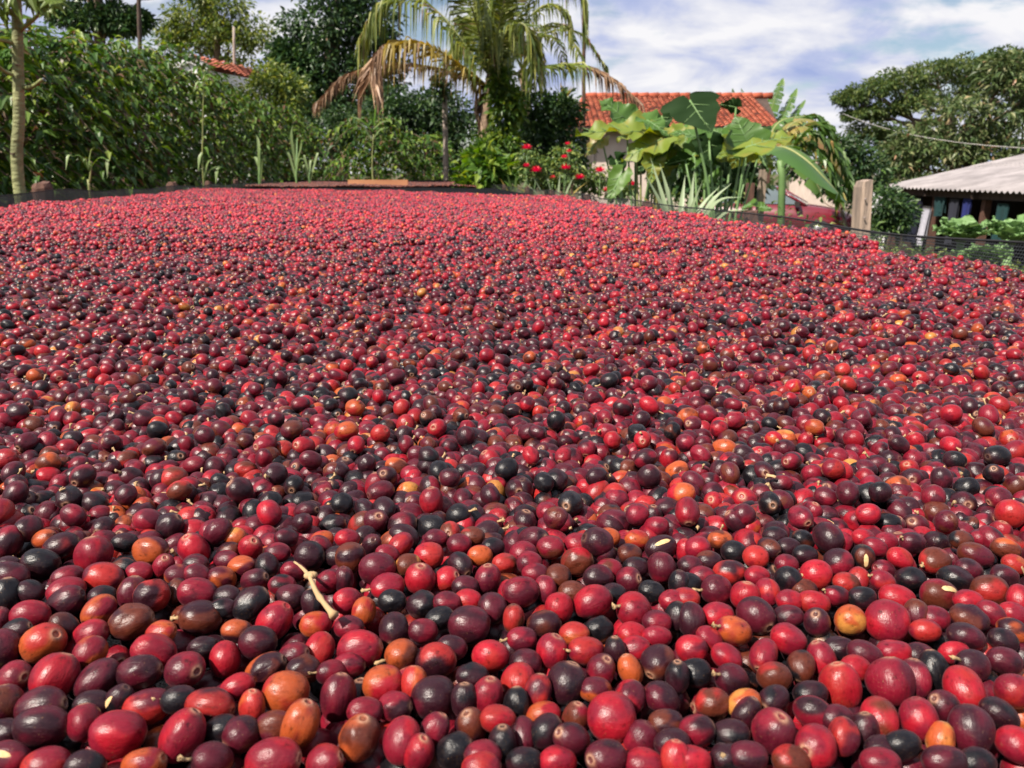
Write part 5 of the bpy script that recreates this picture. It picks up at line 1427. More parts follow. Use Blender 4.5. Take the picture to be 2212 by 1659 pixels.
def strap(pts, width, mat, parent, name='leaf', fold=.35, n=12, taper=.55):
    c = spline(pts, n)
    tan = unit(np.gradient(c, axis=0))
    vw = unit(np.array([0, 0, CZ]) - c)
    side = unit(np.cross(tan, np.array([0, -.35, .93]) + 0 * vw) + np.array([.15, 0, 0]))
    nr = np.cross(side, tan)
    q = np.linspace(0, 1, n)
    w_ = width * np.clip(np.where(q < taper, .75 + .25 * q / taper, (1 - q) / (1 - taper)), .02, 1)
    V = np.concatenate([c + side * w_[:, None] * .5 + nr * w_[:, None] * fold * .5, c, c - side * w_[:, None] * .5 + nr * w_[:, None] * fold * .5])
    f = []
    for i_ in range(n - 1):
        for k in (0, 1):
            f.append((k * n + i_, k * n + i_ + 1, (k + 1) * n + i_ + 1, (k + 1) * n + i_))
    return MB().add(V, f, 0, True).build(name, mat, parent)


# ------------------------------------------------------------------ heart-shaped giant leaves
def heart(J, T, halfw, nrm, mat, parent, wave=.05, cup=.12, name='leaf', lobe=.34, side=None):
    """heart-shaped leaf: J where the stalk joins, T the tip; two rounded back lobes, raised midrib and side veins"""
    J, T = np.array(J), np.array(T)
    d = T - J
    ln = np.linalg.norm(d)
    d = d / ln
    n_ = np.array(nrm, float)
    s = unit(np.cross(d, n_)) if side is None else unit(np.array(side))
    n_ = unit(np.cross(s, d))
    rows, cols = 15, 9
    V, ph = [], random.uniform(0, 6)
    for i_ in range(rows):
        q = i_ / (rows - 1)
        y_ = -lobe + (1 + lobe) * q
        if y_ < 0:
            lo, hi = .20 * (lobe / .34) * (-y_ / lobe) ** .8, .86 * math.sqrt(max(0.02, 1 - (y_ / (lobe * 1.06)) ** 2)) + .06
        else:
            lo, hi = 0.0, (1 - y_ ** 1.55) * .96 + .004
        for sg in (-1, 1):
            for k in range(cols):
                f_ = k / (cols - 1)
                x_ = lo + (hi * (1 + (.05 + wave) * math.sin(y_ * 17 + sg * 3 + ph) + .05 * math.sin(y_ * 41 + ph)) - lo) * f_
                vein = .012 * math.sin((y_ * 9 - x_ * 5)) * (1 if f_ > .05 else 0)
                z_ = cup * x_ * x_ - .16 * max(0, y_) ** 2 + wave * f_ * (math.sin(y_ * 11 + sg * 2 + ph) + .6 * math.sin(y_ * 23 + ph * 2 + sg)) + vein
                V.append(J + d * ln * y_ + s * sg * x_ * halfw + n_ * z_ * ln)
    f = []
    for i_ in range(rows - 1):
        for sd in range(2):
            for k in range(cols - 1):
                a = (i_ * 2 + sd) * cols + k
                b = ((i_ + 1) * 2 + sd) * cols + k
                f.append((a, a + 1, b + 1, b) if sd else (a, b, b + 1, a + 1))
    lf = MB().add(V, f, 0, True).build(name, mat, parent)
    vb = MB().tube([J, J + d * ln * .5 + n_ * -.04 * ln, J + d * ln * .97 + n_ * -.15 * ln], [.006, .004, .0015], 5)
    for y_ in (.12, .32, .52, .7):
        for sg in (-1, 1):
            p = J + d * ln * y_ - n_ * .16 * y_ * y_ * ln
            e = p + d * ln * .2 + s * sg * halfw * (1 - y_) * .82 + n_ * cup * .5 * ln * (1 - y_) ** 2
            vb.tube([p, (p + e) / 2, e], [.003, .0025, .001], 4)
    vb.build('veins', M['stalk'], lf)
    return lf


def stalk(parent, J, foot, bend, r=.0085, mat='stalk'):
    MB().tube(spline([foot, (Vector(foot) * .5 + Vector(J) * .5) + Vector(bend), J], 12), np.linspace(r * 1.5, r * .7, 12), 8).build('leaf_stalk', M[mat], parent)


DE = 5.2
fA = W(1560, 440, DE); fA.z = gz(fA)
eA = thing('elephant_ear_plant', 'elephant-ear plant with one tall dark heart-shaped leaf in front of the tiled roof', 'plant', fA)
fB = W(1400, 440, DE + .5); fB.z = gz(fB)
eB = thing('elephant_ear_plant', 'elephant-ear plant with ragged yellowing leaves left of the dark tall leaf', 'plant', fB)
Jp = W(1490, 216, DE)
heart(Jp, W(1533, 292, DE - .08), px(66, DE), (0, -1, .2), M['taro_dark'], eA, .02, .05, 'leaf', .16, W(1572, 226, DE + .05) - W(1448, 262, DE - .05))
stalk(eA, Jp, fA, (.08, .02, .1), .010)
leavesA = [
           ((1612, 318), (1718, 278), 62, (-.25, -.5, .85), 'taro_yellow', .1, 1), ((1616, 312), (1590, 246), 52, (-.2, -.75, .6), 'taro_green', .15, 1),
           ((1532, 305), (1530, 360), 36, (0, .7, .6), 'taro_dark', .25, 0), ((1606, 310), (1580, 366), 48, (.1, -.6, .7), 'taro_yellow', .3, 0),
           ((1560, 290), (1530, 274), 30, (0, -.4, .9), 'taro_green', .45, 0), ((1590, 232), (1556, 222), 24, (.2, .6, .6), 'taro_dark', .5, 0),
           ((1515, 296), (1448, 278), 34, (0, -.4, .9), 'taro_green', .35, 1), ((1480, 345), (1432, 352), 30, (0, .4, .8), 'taro_dark', .3, 0),
           ((1622, 442), (1600, 446), 18, (0, -.6, .8), 'vine', -.8, 0), ((1642, 448), (1672, 446), 18, (0, -.6, .8), 'vine', -.8, 0),
           ((1500, 330), (1470, 372), 34, (0, -.6, .7), 'taro_green', .35, 0), ((1560, 345), (1590, 395), 34, (.1, -.6, .7), 'taro_dark', .4, 0), ((1640, 330), (1668, 372), 34, (.1, -.5, .7), 'taro_green', .45, 0),
           ((1540, 370), (1510, 408), 30, (-.1, -.6, .7), 'taro_green', .3, 0), ((1590, 290), (1560, 318), 34, (-.1, -.5, .8), 'taro_yellow', .5, 0), ((1480, 300), (1452, 340), 34, (-.1, -.5, .8), 'taro_green', .55, 0)]
for (j, tpt, hw, nn, m_, dd, st_) in leavesA:
    Jp, Tp = W(*j, DE + dd), W(*tpt, DE + dd + .05)
    heart(Jp, Tp, px(hw, DE), nn, M[m_], eA, .035 if m_ != 'taro_yellow' else .06)
    stalk(eA, Jp, fA + Vector((random.uniform(-.06, .06), random.uniform(-.05, .05), 0)), (random.uniform(-.03, .03), 0, .05))
leavesB = [((1385, 285), (1246, 270), 44, (.1, -.45, .85), 'taro_yellow', 0), ((1430, 300), (1340, 338), 44, (0, -.6, .75), 'taro_yellow', -.1),
           ((1352, 258), (1298, 208), 38, (.4, -.75, .4), 'taro_green', .3), ((1372, 252), (1420, 246), 26, (0, -.4, .9), 'taro_green', .4),
           ((1430, 250), (1440, 284), 28, (0, .5, .7), 'taro_dark', .5), ((1450, 305), (1396, 318), 34, (0, -.5, .8), 'taro_yellow', .1),
           ((1440, 318), (1490, 352), 36, (0, .5, .7), 'taro_dark', .2), ((1300, 300), (1262, 335), 24, (.1, -.6, .7), 'banana_old', .1), ((1460, 290), (1510, 300), 34, (0, -.5, .8), 'taro_yellow', .15),
           ((1400, 340), (1372, 378), 30, (0, -.6, .7), 'taro_dark', .3), ((1330, 345), (1352, 385), 26, (0, -.6, .7), 'taro_dark', .35), ((1440, 365), (1462, 402), 30, (.1, -.6, .7), 'taro_green', .2), ((1375, 275), (1330, 300), 34, (0, -.5, .8), 'taro_yellow', .25), ((1420, 330), (1400, 362), 30, (0, -.5, .8), 'taro_yellow', .0)]
for (j, tpt, hw, nn, m_, dd) in leavesB:
    Jp, Tp = W(*j, DE + .5 + dd), W(*tpt, DE + .5 + dd)
    heart(Jp, Tp, px(hw, DE + .5), nn, M[m_], eB, .09)
    stalk(eB, Jp, fB + Vector((random.uniform(-.06, .06), random.uniform(-.05, .05), 0)), (random.uniform(-.03, .03), 0, .05), mat='stalk' if m_ != 'taro_yellow' else 'stalk_yellow')
rl_ = random.Random(5)
for k in range(20):
    xj, yj = rl_.uniform(1395, 1660), rl_.uniform(255, 350)
    dd = rl_.uniform(.35, 1.1)
    tgt = eA if xj > 1470 else eB
    ft = fA if xj > 1470 else fB
    Jp = W(xj, yj, DE + dd)
    heart(Jp, W(xj + rl_.uniform(-55, 55), yj + rl_.uniform(18, 58), DE + dd - .1), px(rl_.uniform(28, 42), DE), (rl_.uniform(-.4, .4), -.7, rl_.uniform(.3, .8)), M[rl_.choice(['taro_green', 'taro_dark', 'taro_green', 'taro_yellow'])], tgt, .07)
    stalk(tgt, Jp, ft + Vector((rl_.uniform(-.15, .15), dd * .4, 0)), (rl_.uniform(-.05, .05), 0, .05))
fC = W(1335, 470, 4.6); fC.z = gz(fC)
eC = thing('young_elephant_ear', 'single bright yellow-green heart leaf standing just above the net', 'plant', fC)
Jp = W(1342, 378, 4.6)
heart(Jp, W(1312, 434, 4.55), px(26, 4.6), (-.2, -.8, .5), M['vine'], eC, .03)
stalk(eC, Jp, fC, (0, 0, 0))

# ------------------------------------------------------------------ banana plants
def banana_leaf(pts, hw, mat, parent, tears=10, hang=.5):
    n = 36
    c = spline(pts, n)
    tan = unit(np.gradient(c, axis=0))
    side = unit(np.cross(tan, np.array([0, -.25, 1.0])))
    nr = np.cross(side, tan)
    mb_ = MB().tube(c, np.linspace(.014, .003, n), 6, 1, caps=False)
    q = np.linspace(0, 1, n)
    w_ = hw * np.clip(np.sin(np.clip(q * .93 + .07, 0, 1) * math.pi) ** .55, .03, 1)
    rt = random.Random(int(hw * 1e4) + len(pts))
    for sg in (-1, 1):
        cut = sorted(rt.sample(range(4, n - 3), tears))
        segs_, s0 = [], 0
        for cc in cut + [n - 1]:
            segs_.append((s0, cc)); s0 = cc
        for (a, b) in segs_:
            if b <= a:
                continue
            hg = hang * rt.uniform(.4, 1.5)
            V, m_ = [], 4
            for i_ in range(a, b + 1):
                gap = 0.0 if i_ not in (a, b) else .012
                for k in range(m_ + 1):
                    f_ = k / m_
                    sh = tan[i_] * (gap * f_ if i_ == a else (-gap * f_ if i_ == b else 0))
                    V.append(c[i_] + side[i_] * sg * w_[i_] * f_ + nr[i_] * w_[i_] * (.25 * f_ - hg * f_ * f_) + sh + np.array([0, 0, -1]) * w_[i_] * hg * .3 * f_ * f_)
            f = []
            for r_ in range(b - a):
                for k in range(m_):
                    f.append((r_ * (m_ + 1) + k, r_ * (m_ + 1) + k + 1, (r_ + 1) * (m_ + 1) + k + 1, (r_ + 1) * (m_ + 1) + k))
            mb_.add(V, f, 0, True)
    return mb_.build('leaf', [mat, M['stalk_yellow']], parent)


DB = 7.4
fN = W(1700, 480, DB); fN.z = gz(fN)
bn = thing('banana_plant', 'banana plant with broad drooping leaves between the maroon car and the pale post', 'banana plant', fN)
MB().tube([fN, W(1690, 380, DB), W(1682, 330, DB)], [.04, .032, .026], 10).build('stem', M['stalk'], bn)
for p_, hw, m_, tr_, hg in (([(1660, 335, -1.2), (1690, 318, -1.4), (1740, 345, -1.6), (1790, 395, -1.7), (1830, 440, -1.7)], .20, 'banana', 5, .45),
                            ([(1684, 335, 0), (1700, 285, 0), (1740, 275, 0), (1790, 320, 0), (1835, 400, 0)], .19, 'banana_old', 9, .8),
                            ([(1684, 335, .3), (1720, 290, .4), (1765, 300, .5), (1805, 350, .6), (1825, 395, .6)], .16, 'banana', 9, .8),
                            ([(1684, 335, .2), (1700, 280, .3), (1735, 258, .4), (1775, 265, .5)], .14, 'banana_old', 9, .5),
                            ([(1684, 335, 0), (1668, 290, 0), (1690, 260, 0), (1740, 250, 0)], .10, 'banana', 7, .4),
                            ([(1684, 340, -.2), (1720, 350, -.3), (1760, 390, -.4), (1780, 440, -.4)], .12, 'banana', 7, .6)):
    banana_leaf([W(x, y, DB + dd) for x, y, dd in p_], hw, M[m_], bn, tr_, hg)
for p_ in ([(1700, 330, -.4), (1745, 285, -.4), (1800, 318, -.4), (1840, 405, -.4)], [(1700, 330, 0), (1740, 270, .2), (1785, 280, .3), (1822, 340, .3)], [(1700, 335, -.2), (1745, 310, -.3), (1790, 355, -.4), (1812, 430, -.4)], [(1695, 330, .4), (1720, 262, .5), (1755, 250, .6), (1790, 270, .6)]):
    frond([W(x, y, DB + dd) for x, y, dd in p_], [M['banana'], M['banana_old'], M['stalk_yellow']], bn, .22, .55, 30, .032, 2.0, 'leaf', .010)
fN = W(1660, 330, 31); fN.z = gz(fN)
bf = thing('banana_plant', 'tall banana plant whose upright leaves show above the tiled roof', 'banana plant', fN)
MB().tube([fN, W(1650, 290, 31)], [.16, .1], 8).build('stem', M['stalk_yellow'], bf)
for p_ in ([(1640, 290), (1600, 240), (1582, 190)], [(1640, 290), (1625, 230), (1600, 190)], [(1650, 290), (1670, 225), (1692, 168)], [(1655, 290), (1690, 250), (1722, 190)], [(1655, 295), (1695, 270), (1740, 215)], [(1640, 290), (1610, 250), (1560, 215)], [(1660, 300), (1710, 280), (1735, 255)], [(1650, 290), (1645, 240), (1650, 200)]):
    banana_leaf([W(x, y, 31) for x, y in p_], .30, M['banana'], bf, 14, .4)

# ------------------------------------------------------------------ pale spiky plant, maize, saplings
def spiky(base_px, d, tips, width, label, group=None, mat='spiky'):
    f0 = W(base_px[0], base_px[1], d)
    g0 = Vector((f0.x, f0.y, gz(f0)))
    t = thing('spiky_plant', label, 'plant', g0, group)
    for (x, y, dd, bow) in tips:
        e = W(x, y, d + dd)
        b0 = Vector((f0.x + random.uniform(-.03, .03), f0.y + random.uniform(-.03, .03), f0.z - .15))
        m_ = b0.lerp(e, .55) + Vector((0, 0, bow))
        strap([b0, m_, e], width * random.uniform(.85, 1.15), M[mat] if random.random() < .85 else M['palm_yellow'], t)
    MB().tube([g0, f0], [.05, .05], 8).build('stem', M['bark_pale'], t)
    return t


spiky((1470, 500), 3.7, [(1392, 372, 0, .02), (1425, 352, .1, .02), (1405, 340, .2, 0), (1500, 368, .1, .03), (1518, 390, -.1, .02), (1445, 395, -.1, .0), (1480, 378, .2, .02), (1605, 425, -.1, .10), (1580, 396, 0, .06), (1555, 402, .1, .05), (1620, 452, -.1, .08), (1380, 420, 0, .06), (1405, 405, -.2, .03), (1520, 445, -.3, .04)], .024, 'pale grey-green spiky plant arching over the right net')
spiky((1200, 450), 7.5, [(1130, 392, 0, .05), (1150, 380, 0, .04), (1180, 378, 0, .03), (1210, 372, .1, .03), (1240, 380, 0, .04), (1270, 392, 0, .06), (1105, 398, .2, .06), (1225, 395, -.2, .05), (1165, 395, -.2, .05)], .02, 'pale grassy clump at the foot of the red roses', mat='spiky')
spiky((1110, 440), 9.0, [(1080, 385, 0, .05), (1095, 372, 0, .04), (1115, 375, 0, .03), (1140, 382, .1, .03), (1065, 395, 0, .05)], .035, 'small strap-leaved clump right of the orange board', mat='weed')
for k, (x, d, tops, lab) in enumerate(((640, 10.5, [(632, 268), (650, 300), (618, 330), (660, 345), (640, 300)], 'maize plant with upright leaves near the far end of the hedge'),
                                       (560, 9.5, [(553, 290), (566, 310), (548, 340), (575, 350)], 'small pale maize plant in the middle of the hedge foot'),
                                       (668, 10.8, [(660, 335), (682, 350), (690, 330), (655, 365)], 'low maize plant right beside the taller maize'))):
    f0 = W(x, 440, d); f0.z = 0
    t = thing('maize_plant', lab, 'maize plant', f0)
    c = W(x, 380, d)
    MB().tube([f0, c, W(x + 2, tops[0][1] + 30, d)], [.018, .014, .006], 7).build('stem', M['stalk'], t)
    for (tx, ty) in tops:
        e = W(tx, ty, d + random.uniform(-.1, .1))
        strap([c + Vector((0, 0, random.uniform(-.1, .15))), c.lerp(e, .6) + Vector((random.uniform(-.04, .04), 0, .08)), e], .034, M['maize'], t)


def sapling(x, yb, yt, d, twigs, label, r=.0065):
    f0 = W(x, yb, d)
    g0 = Vector((f0.x, f0.y, 0))
    t = thing('sapling', label, 'sapling', g0)
    MB().tube(spline([g0, W(x, yb, d), W(x - 2, (yb + yt) / 2, d), W(x + 1, yt, d)], 14), np.linspace(r * 1.4, r * .6, 14), 7).build('stem', M['stalk_yellow'], t)
    for (x0, y0, x1, y1, w_) in twigs:
        a, b = W(x0, y0, d), W(x1, y1, d - .05)
        strap([a, a.lerp(b, .5) + Vector((0, 0, .04)), b], w_, M['maize'] if random.random() < .6 else M['vine'], t, n=8)
    return t


sapling(196, 430, 360, 4.7, [(192, 368, 205, 318, .02), (192, 368, 158, 338, .016), (158, 338, 142, 368, .022), (195, 365, 238, 348, .016), (236, 345, 232, 385, .022), (192, 368, 180, 350, .012)], 'short forked sapling beside the brown stake at the left net', .007)
sapling(440, 400, 150, 7.6, [(437, 178, 418, 200, .03), (438, 175, 462, 168, .03), (440, 190, 455, 210, .03), (436, 165, 432, 150, .02), (440, 320, 452, 340, .03), (437, 330, 428, 372, .035), (441, 385, 460, 342, .05), (441, 390, 474, 360, .03), (474, 360, 466, 398, .04), (438, 310, 446, 300, .03), (440, 240, 447, 236, .02)], 'tall bare sapling with a tuft of leaves in front of the hedge')
sp_ = sapling(806, 400, 290, 10.0, [(806, 285, 760, 255, .03), (806, 285, 748, 248, .03), (806, 280, 850, 262, .03), (808, 270, 790, 232, .03), (808, 270, 815, 225, .03), (806, 300, 840, 275, .025), (800, 300, 770, 262, .03), (812, 262, 836, 232, .03), (806, 345, 818, 330, .025)], 'yellow-stemmed cassava sapling with spreading shoots', .009)

# ------------------------------------------------------------------ roses
f0 = W(1215, 440, 8.3); f0.z = gz(f0)
rb_ = thing('rose_bush', 'rose bush with scattered red blooms in front of the house', 'rose bush', f0)
mb = MB()
rb_bl = [Bl(1170, 375, 50, 32, 8.3), Bl(1235, 370, 50, 36, 8.3), Bl(1290, 390, 45, 30, 8.3), Bl(1140, 345, 25, 30, 8.4), Bl(1225, 335, 26, 26, 8.4), Bl(1340, 410, 40, 25, 8.3)]
for c, r_ in rb_bl:
    cc = np.array(c) + rand_dirs(34) * np.array(r_) * rng.uniform(.3, 1.05, (34, 1))
    clump_leaves(mb, cc, np.full(34, .07), 16, .055, .03)
mb.build('crown', M['weed'], rb_, 'stuff')
sm = MB()
roses = [(1138, 322, 15), (1158, 371, 17), (1137, 360, 11), (1222, 365, 15), (1252, 386, 15), (1296, 371, 15), (1219, 341, 10), (1229, 328, 9), (1366, 400, 12), (1311, 412, 12), (1226, 312, 8), (1194, 385, 9)]
for (x, y, s_) in roses:
    c = W(x, y, 8.1)
    sm.tube(spline([f0, Vector((c.x, c.y, c.z * .5 + f0.z * .5)) + Vector((random.uniform(-.05, .05), 0, 0)), c], 7), np.linspace(.006, .003, 7), 5)
    r_ = px(s_ * .72, 8.1)
    pb = MB()
    for ring, (nn, rad, el) in enumerate(((7, 1.0, .15), (6, .8, .6), (5, .55, 1.0), (4, .3, 1.35))):
        for k in range(nn):
            an = 2 * math.pi * k / nn + ring * .5
            u = Vector((math.cos(an) * math.cos(el), math.sin(an) * math.cos(el), math.sin(el)))
            w_ = Vector((-math.sin(an), math.cos(an), 0)) * r_ * .55 * rad
            o_ = c + Vector((math.cos(an), math.sin(an), 0)) * r_ * .15 * rad
            pb.add([o_, o_ + u * r_ * .6 + w_, o_ + u * r_ * .6 - w_, o_ + u * r_ * 1.05 + w_ * .5, o_ + u * r_ * 1.05 - w_ * .5], [(0, 1, 2), (1, 3, 4, 2)], 0, True)
    pb.build('bloom', M['rose'], rb_)
sm.build('stems', M['stalk'], rb_)

# ------------------------------------------------------------------ collard plants by the shed
def collard(xd, yd, d, n, size, label):
    f = W(xd, yd + 90, d)
    g0 = Vector((f.x, f.y, gz(f)))
    c = W(xd, yd + 40, d)
    t = thing('collard_plant', label, 'collard plant', g0, 'collards beside the right net')
    MB().tube([g0, c], [.022, .016], 8).build('stem', M['stalk'], t)
    for k in range(n):
        an, el = k * 2.4, random.uniform(.35, 1.15) * (1 - .3 * k / n) + .25
        dv = Vector((math.cos(an) * math.cos(el), math.sin(an) * math.cos(el), math.sin(el)))
        j = c + dv * size * .35
        sd = dv.cross(Vector((0, 0, 1))).normalized()
        nn = sd.cross(dv).normalized()
        L_ = size * random.uniform(.8, 1.15)
        V, f_, rows, cols = [], [], 15, 9
        for i_ in range(rows):
            q = i_ / (rows - 1)
            hw = L_ * .40 * (math.sin(min(1, q * .9 + .1) * math.pi) ** .6)
            for m_ in range(cols):
                s_ = -1 + 2 * m_ / (cols - 1)
                V.append(j + dv * L_ * q + sd * hw * s_ + nn * (L_ * (.16 * s_ * s_ * (1 - q) - .22 * q * q + .10 * abs(s_) ** 1.5 * math.sin(q * 21 + s_ * 4 + k))))
        for i_ in range(rows - 1):
            for m_ in range(cols - 1):
                f_.append((i_ * cols + m_, i_ * cols + m_ + 1, (i_ + 1) * cols + m_ + 1, (i_ + 1) * cols + m_))
        lf = MB().add(V, f_, 0, True).build('leaf', M['collard'], t)
        MB().tube([c, j, j + dv * L_ * .5 - nn * L_ * .075], [.006, .005, .002], 5).build('rib', M['maize'], lf)


collard(2075, 486, 3.6, 26, .105, 'leafy pale green collard just left of the shed opening, above the net')
collard(2180, 492, 3.3, 26, .10, 'leafy pale green collard at the right picture edge')
collard(2120, 545, 2.9, 18, .09, 'lower collard half hidden behind the net')

# ------------------------------------------------------------------ undergrowth to the right of and beyond the bed
def tufts(name, label, n, xr, yr, hr, mat, L, reject, per=9):
    mb_ = MB()
    P_ = np.stack([rng.uniform(*xr, n), rng.uniform(*yr, n)], -1)
    b_ = P_ @ BX
    a_ = P_ @ AX
    P_ = P_[~(((b_ > BL - .25) & (b_ < BR + .22) & (a_ < A1 + .3)) | reject(P_[:, 0], P_[:, 1]))]
    z0 = ground_z(P_[:, 0], P_[:, 1])
    h_ = rng.uniform(*hr, len(P_))
    k = len(P_)
    Pn = np.repeat(np.c_[P_, z0], per, 0)
    hh = np.repeat(h_, per) * rng.uniform(.25, 1, k * per)
    Pn[:, 2] += hh
    Pn[:, :2] += rng.normal(0, .07, (k * per, 2))
    an = rng.uniform(0, 6.28, k * per)
    Dn = np.stack([np.cos(an), np.sin(an), rng.uniform(-.2, 1.2, k * per)], -1)
    v, t = leaf_geo(Pn, Dn, rand_dirs(k * per) * .5 + np.array([0, 0, 1.0]), L * rng.uniform(.6, 1.3, k * per), L * .3 * rng.uniform(.7, 1.2, k * per), .3)
    mb_.add(v, t)
    nb = k
    bl = np.c_[P_, z0]
    an = rng.uniform(0, 6.28, nb)
    v, t = leaf_geo(bl, np.stack([np.cos(an) * .25, np.sin(an) * .25, np.ones(nb)], -1), rand_dirs(nb), h_ * 1.05, np.full(nb, .012), .1)
    mb_.add(v, t)
    o = mb_.build(name, M[mat], None, 'stuff')
    return tag(o, label, 'undergrowth')


none = lambda x, y: np.zeros(len(x), bool)
tufts('weeds', 'tangled green weeds between the bed and the shed', 3400, (1.0, 9.2), (1.2, 11), (.25, .75), 'weed', .12, lambda x, y: (x > 9) | ((x > 3) & (y < 2)))
tufts('tall_weeds', 'tall tangled weeds under the elephant-ear leaves', 900, (1.15, 4.6), (3.4, 8.5), (.75, 1.16), 'weed', .10, lambda x, y: (x > .29 * y), 16)
tufts('roadside_weeds', 'loose weeds in front of the maroon car', 380, (1.3, 3.6), (3.6, 7.5), (.62, 1.06), 'weed', .09, lambda x, y: (x < .29 * y) | (x > .46 * y), 9)
tufts('garden_grass', 'grassy garden growth in front of the house', 2600, (-1.5, 9), (10.5, 24), (.15, .5), 'weed', .14, lambda x, y: (x > 4) & (y > 16) & (y < 23))
tufts('hedge_undergrowth', 'dark undergrowth at the foot of the left hedge', 1500, (-5.5, -1.7), (2.5, 18), (.15, .65), 'shrub', .13, none, 10)

# ================================================================== BUILDINGS AND OTHER OBJECTS
# ------------------------------------------------------------------ tiled house
hx0, hx1 = W(1238, 272, 25.5).x, W(1664, 272, 25.5).x
hy0, hy1 = 25.5, 31.5
ez = W(1238, 276, 25.0).z
rz_ = W(1400, 209, 28.5).z
hg = gz(((hx0 + hx1) / 2, 27))
house = thing('tiled_house', 'low pale plastered house with a red clay tile roof', 'house', ((hx0 + hx1) / 2, hy0, hg))
wb = MB()
wx0, wx1 = hx0 + .75, hx1 - .25
wt = .15
wins = [(W(1288, 0, hy0).x, W(1325, 0, hy0).x, W(0, 372, hy0).z, W(0, 322, hy0).z), (W(1490, 0, hy0).x, W(1530, 0, hy0).x, W(0, 372, hy0).z, W(0, 322, hy0).z)]
# front wall with real openings
xs_ = sorted([wx0, wx1] + [w_[0] for w_ in wins] + [w_[1] for w_ in wins])
for a, b in zip(xs_[:-1], xs_[1:]):
    hit = [w_ for w_ in wins if abs(w_[0] - a) < 1e-6]
    if hit:
        w_ = hit[0]
        wb.box(((a + b) / 2, hy0, (hg + w_[2]) / 2 - .05), (b - a, wt, w_[2] - hg + .1))
        wb.box(((a + b) / 2, hy0, (w_[3] + ez) / 2), (b - a, wt, ez - w_[3]))
    else:
        wb.box(((a + b) / 2, hy0, (hg + ez) / 2 - .05), (b - a, wt, ez - hg + .1))
for x in (wx0 + wt / 2, wx1 - wt / 2):
    wb.box((x, (hy0 + hy1) / 2 + .08, (hg + ez) / 2 - .05), (wt - .004, hy1 - hy0 - .15, ez - hg + .09))
wb.box(((wx0 + wx1) / 2, hy1, (hg + ez) / 2 - .05), (wx1 - wx0, wt, ez - hg + .1))
wb.build('wall', M['plaster'], house)
for w_ in wins:
    cx, cz = (w_[0] + w_[1]) / 2, (w_[2] + w_[3]) / 2
    fr = MB()
    for sx in (w_[0] + .03, w_[1] - .03):
        fr.box((sx, hy0 - .02, cz), (.058, .10, w_[3] - w_[2] - .01))
    for sz in (w_[2] + .03, w_[3] - .03):
        fr.box((cx, hy0 - .022, sz), (w_[1] - w_[0] - .12, .10, .055))
    wf = fr.build('window', M['plaster'], house)
    MB().box((cx, hy0 + .06, cz), (w_[1] - w_[0] - .02, .02, w_[3] - w_[2] - .02)).build('pane', M['dark_gap'], wf)
    nb = 8
    for k in range(nb):
        MB().box((w_[0] + (w_[1] - w_[0]) * (k + .5) / nb, hy0 - .03, cz), (.030, .04, w_[3] - w_[2] - .11)).build('bar', M['plaster'], wf)
# roof: hipped at the left, tiles laid in overlapping courses
ry = 28.5
Lr, Rr0 = W(1264, 209, ry).x, W(1656, 215, ry).x
ex0, ex1, ey0, ey1 = hx0 - .2, hx1 + .15, hy0 - .55, hy1 + .55
deck = MB()
E = [Vector((ex0, ey0, ez)), Vector((ex1, ey0, ez)), Vector((ex1, ey1, ez)), Vector((ex0, ey1, ez)), Vector((Lr, ry, rz_)), Vector((Rr0, ry, rz_))]
deck.add([list(p - Vector((0, 0, .05))) for p in E], [(0, 1, 5, 4), (1, 2, 5), (2, 3, 4, 5), (3, 0, 4), (0, 3, 2, 1)])
roof = deck.build('roof', M['wood_dark'], house)
tb = MB()
rows_, tw = 20, .175
for r_ in range(rows_):
    q = r_ / rows_
    q2 = (r_ + 1.25) / rows_
    for x in np.arange(ex0, ex1, tw):
        xa = x + tw / 2
        if xa < ex0 + (Lr - ex0) * q or xa > ex1 + (Rr0 - ex1) * q:
            continue
        y0, y1 = ey0 + (ry - ey0) * q, ey0 + (ry - ey0) * min(1, q2)
        z0, z1 = ez + (rz_ - ez) * q + .035, ez + (rz_ - ez) * min(1, q2) + .005
        j = random.uniform(-.008, .008)
        V = []
        for (yy, z_, wdt) in ((y0, z0, 1.0), (y1, z1, .86)):
            for k in range(5):
                an = math.pi * k / 4
                V.append((xa - math.cos(an) * tw * .5 * wdt + j, yy, z_ + math.sin(an) * .036))
        tb.add(V, [(k, k + 1, 6 + k, 5 + k) for k in range(4)], 0, False)
tb.build('roof_tiles', M['tile'], roof, 'stuff')
rt_ = MB()
for k, x in enumerate(np.arange(Lr, Rr0, .36)):
    o_ = MB().tube([(x, ry, rz_ + .02), (x + .40, ry, rz_ + .035)], [.10, .115], 8).build('ridge_tile', M['tile'], roof)
hp_a, hp_b = Vector((ex0, ey0, ez + .03)), Vector((Lr, ry, rz_ + .02))
for k in range(10):
    MB().tube([hp_a.lerp(hp_b, k / 10), hp_a.lerp(hp_b, (k + 1.1) / 10)], [.09, .10], 7).build('hip_tile', M['tile'], roof)
MB().box(((ex0 + ex1) / 2, ey0 - .01, ez - .06), (ex1 - ex0 - .1, .03, .14)).build('fascia', M['wood_dark'], house)
MB().box((W(1241, 0, 25.1).x, 25.05, (hg + ez) / 2), (.13, .13, ez - hg - .14)).build('porch_post', M['wood_brown'], house)
MB().box((hx1 - .1, 25.05, (hg + ez) / 2), (.12, .12, ez - hg - .14)).build('porch_post', M['wood_brown'], house)

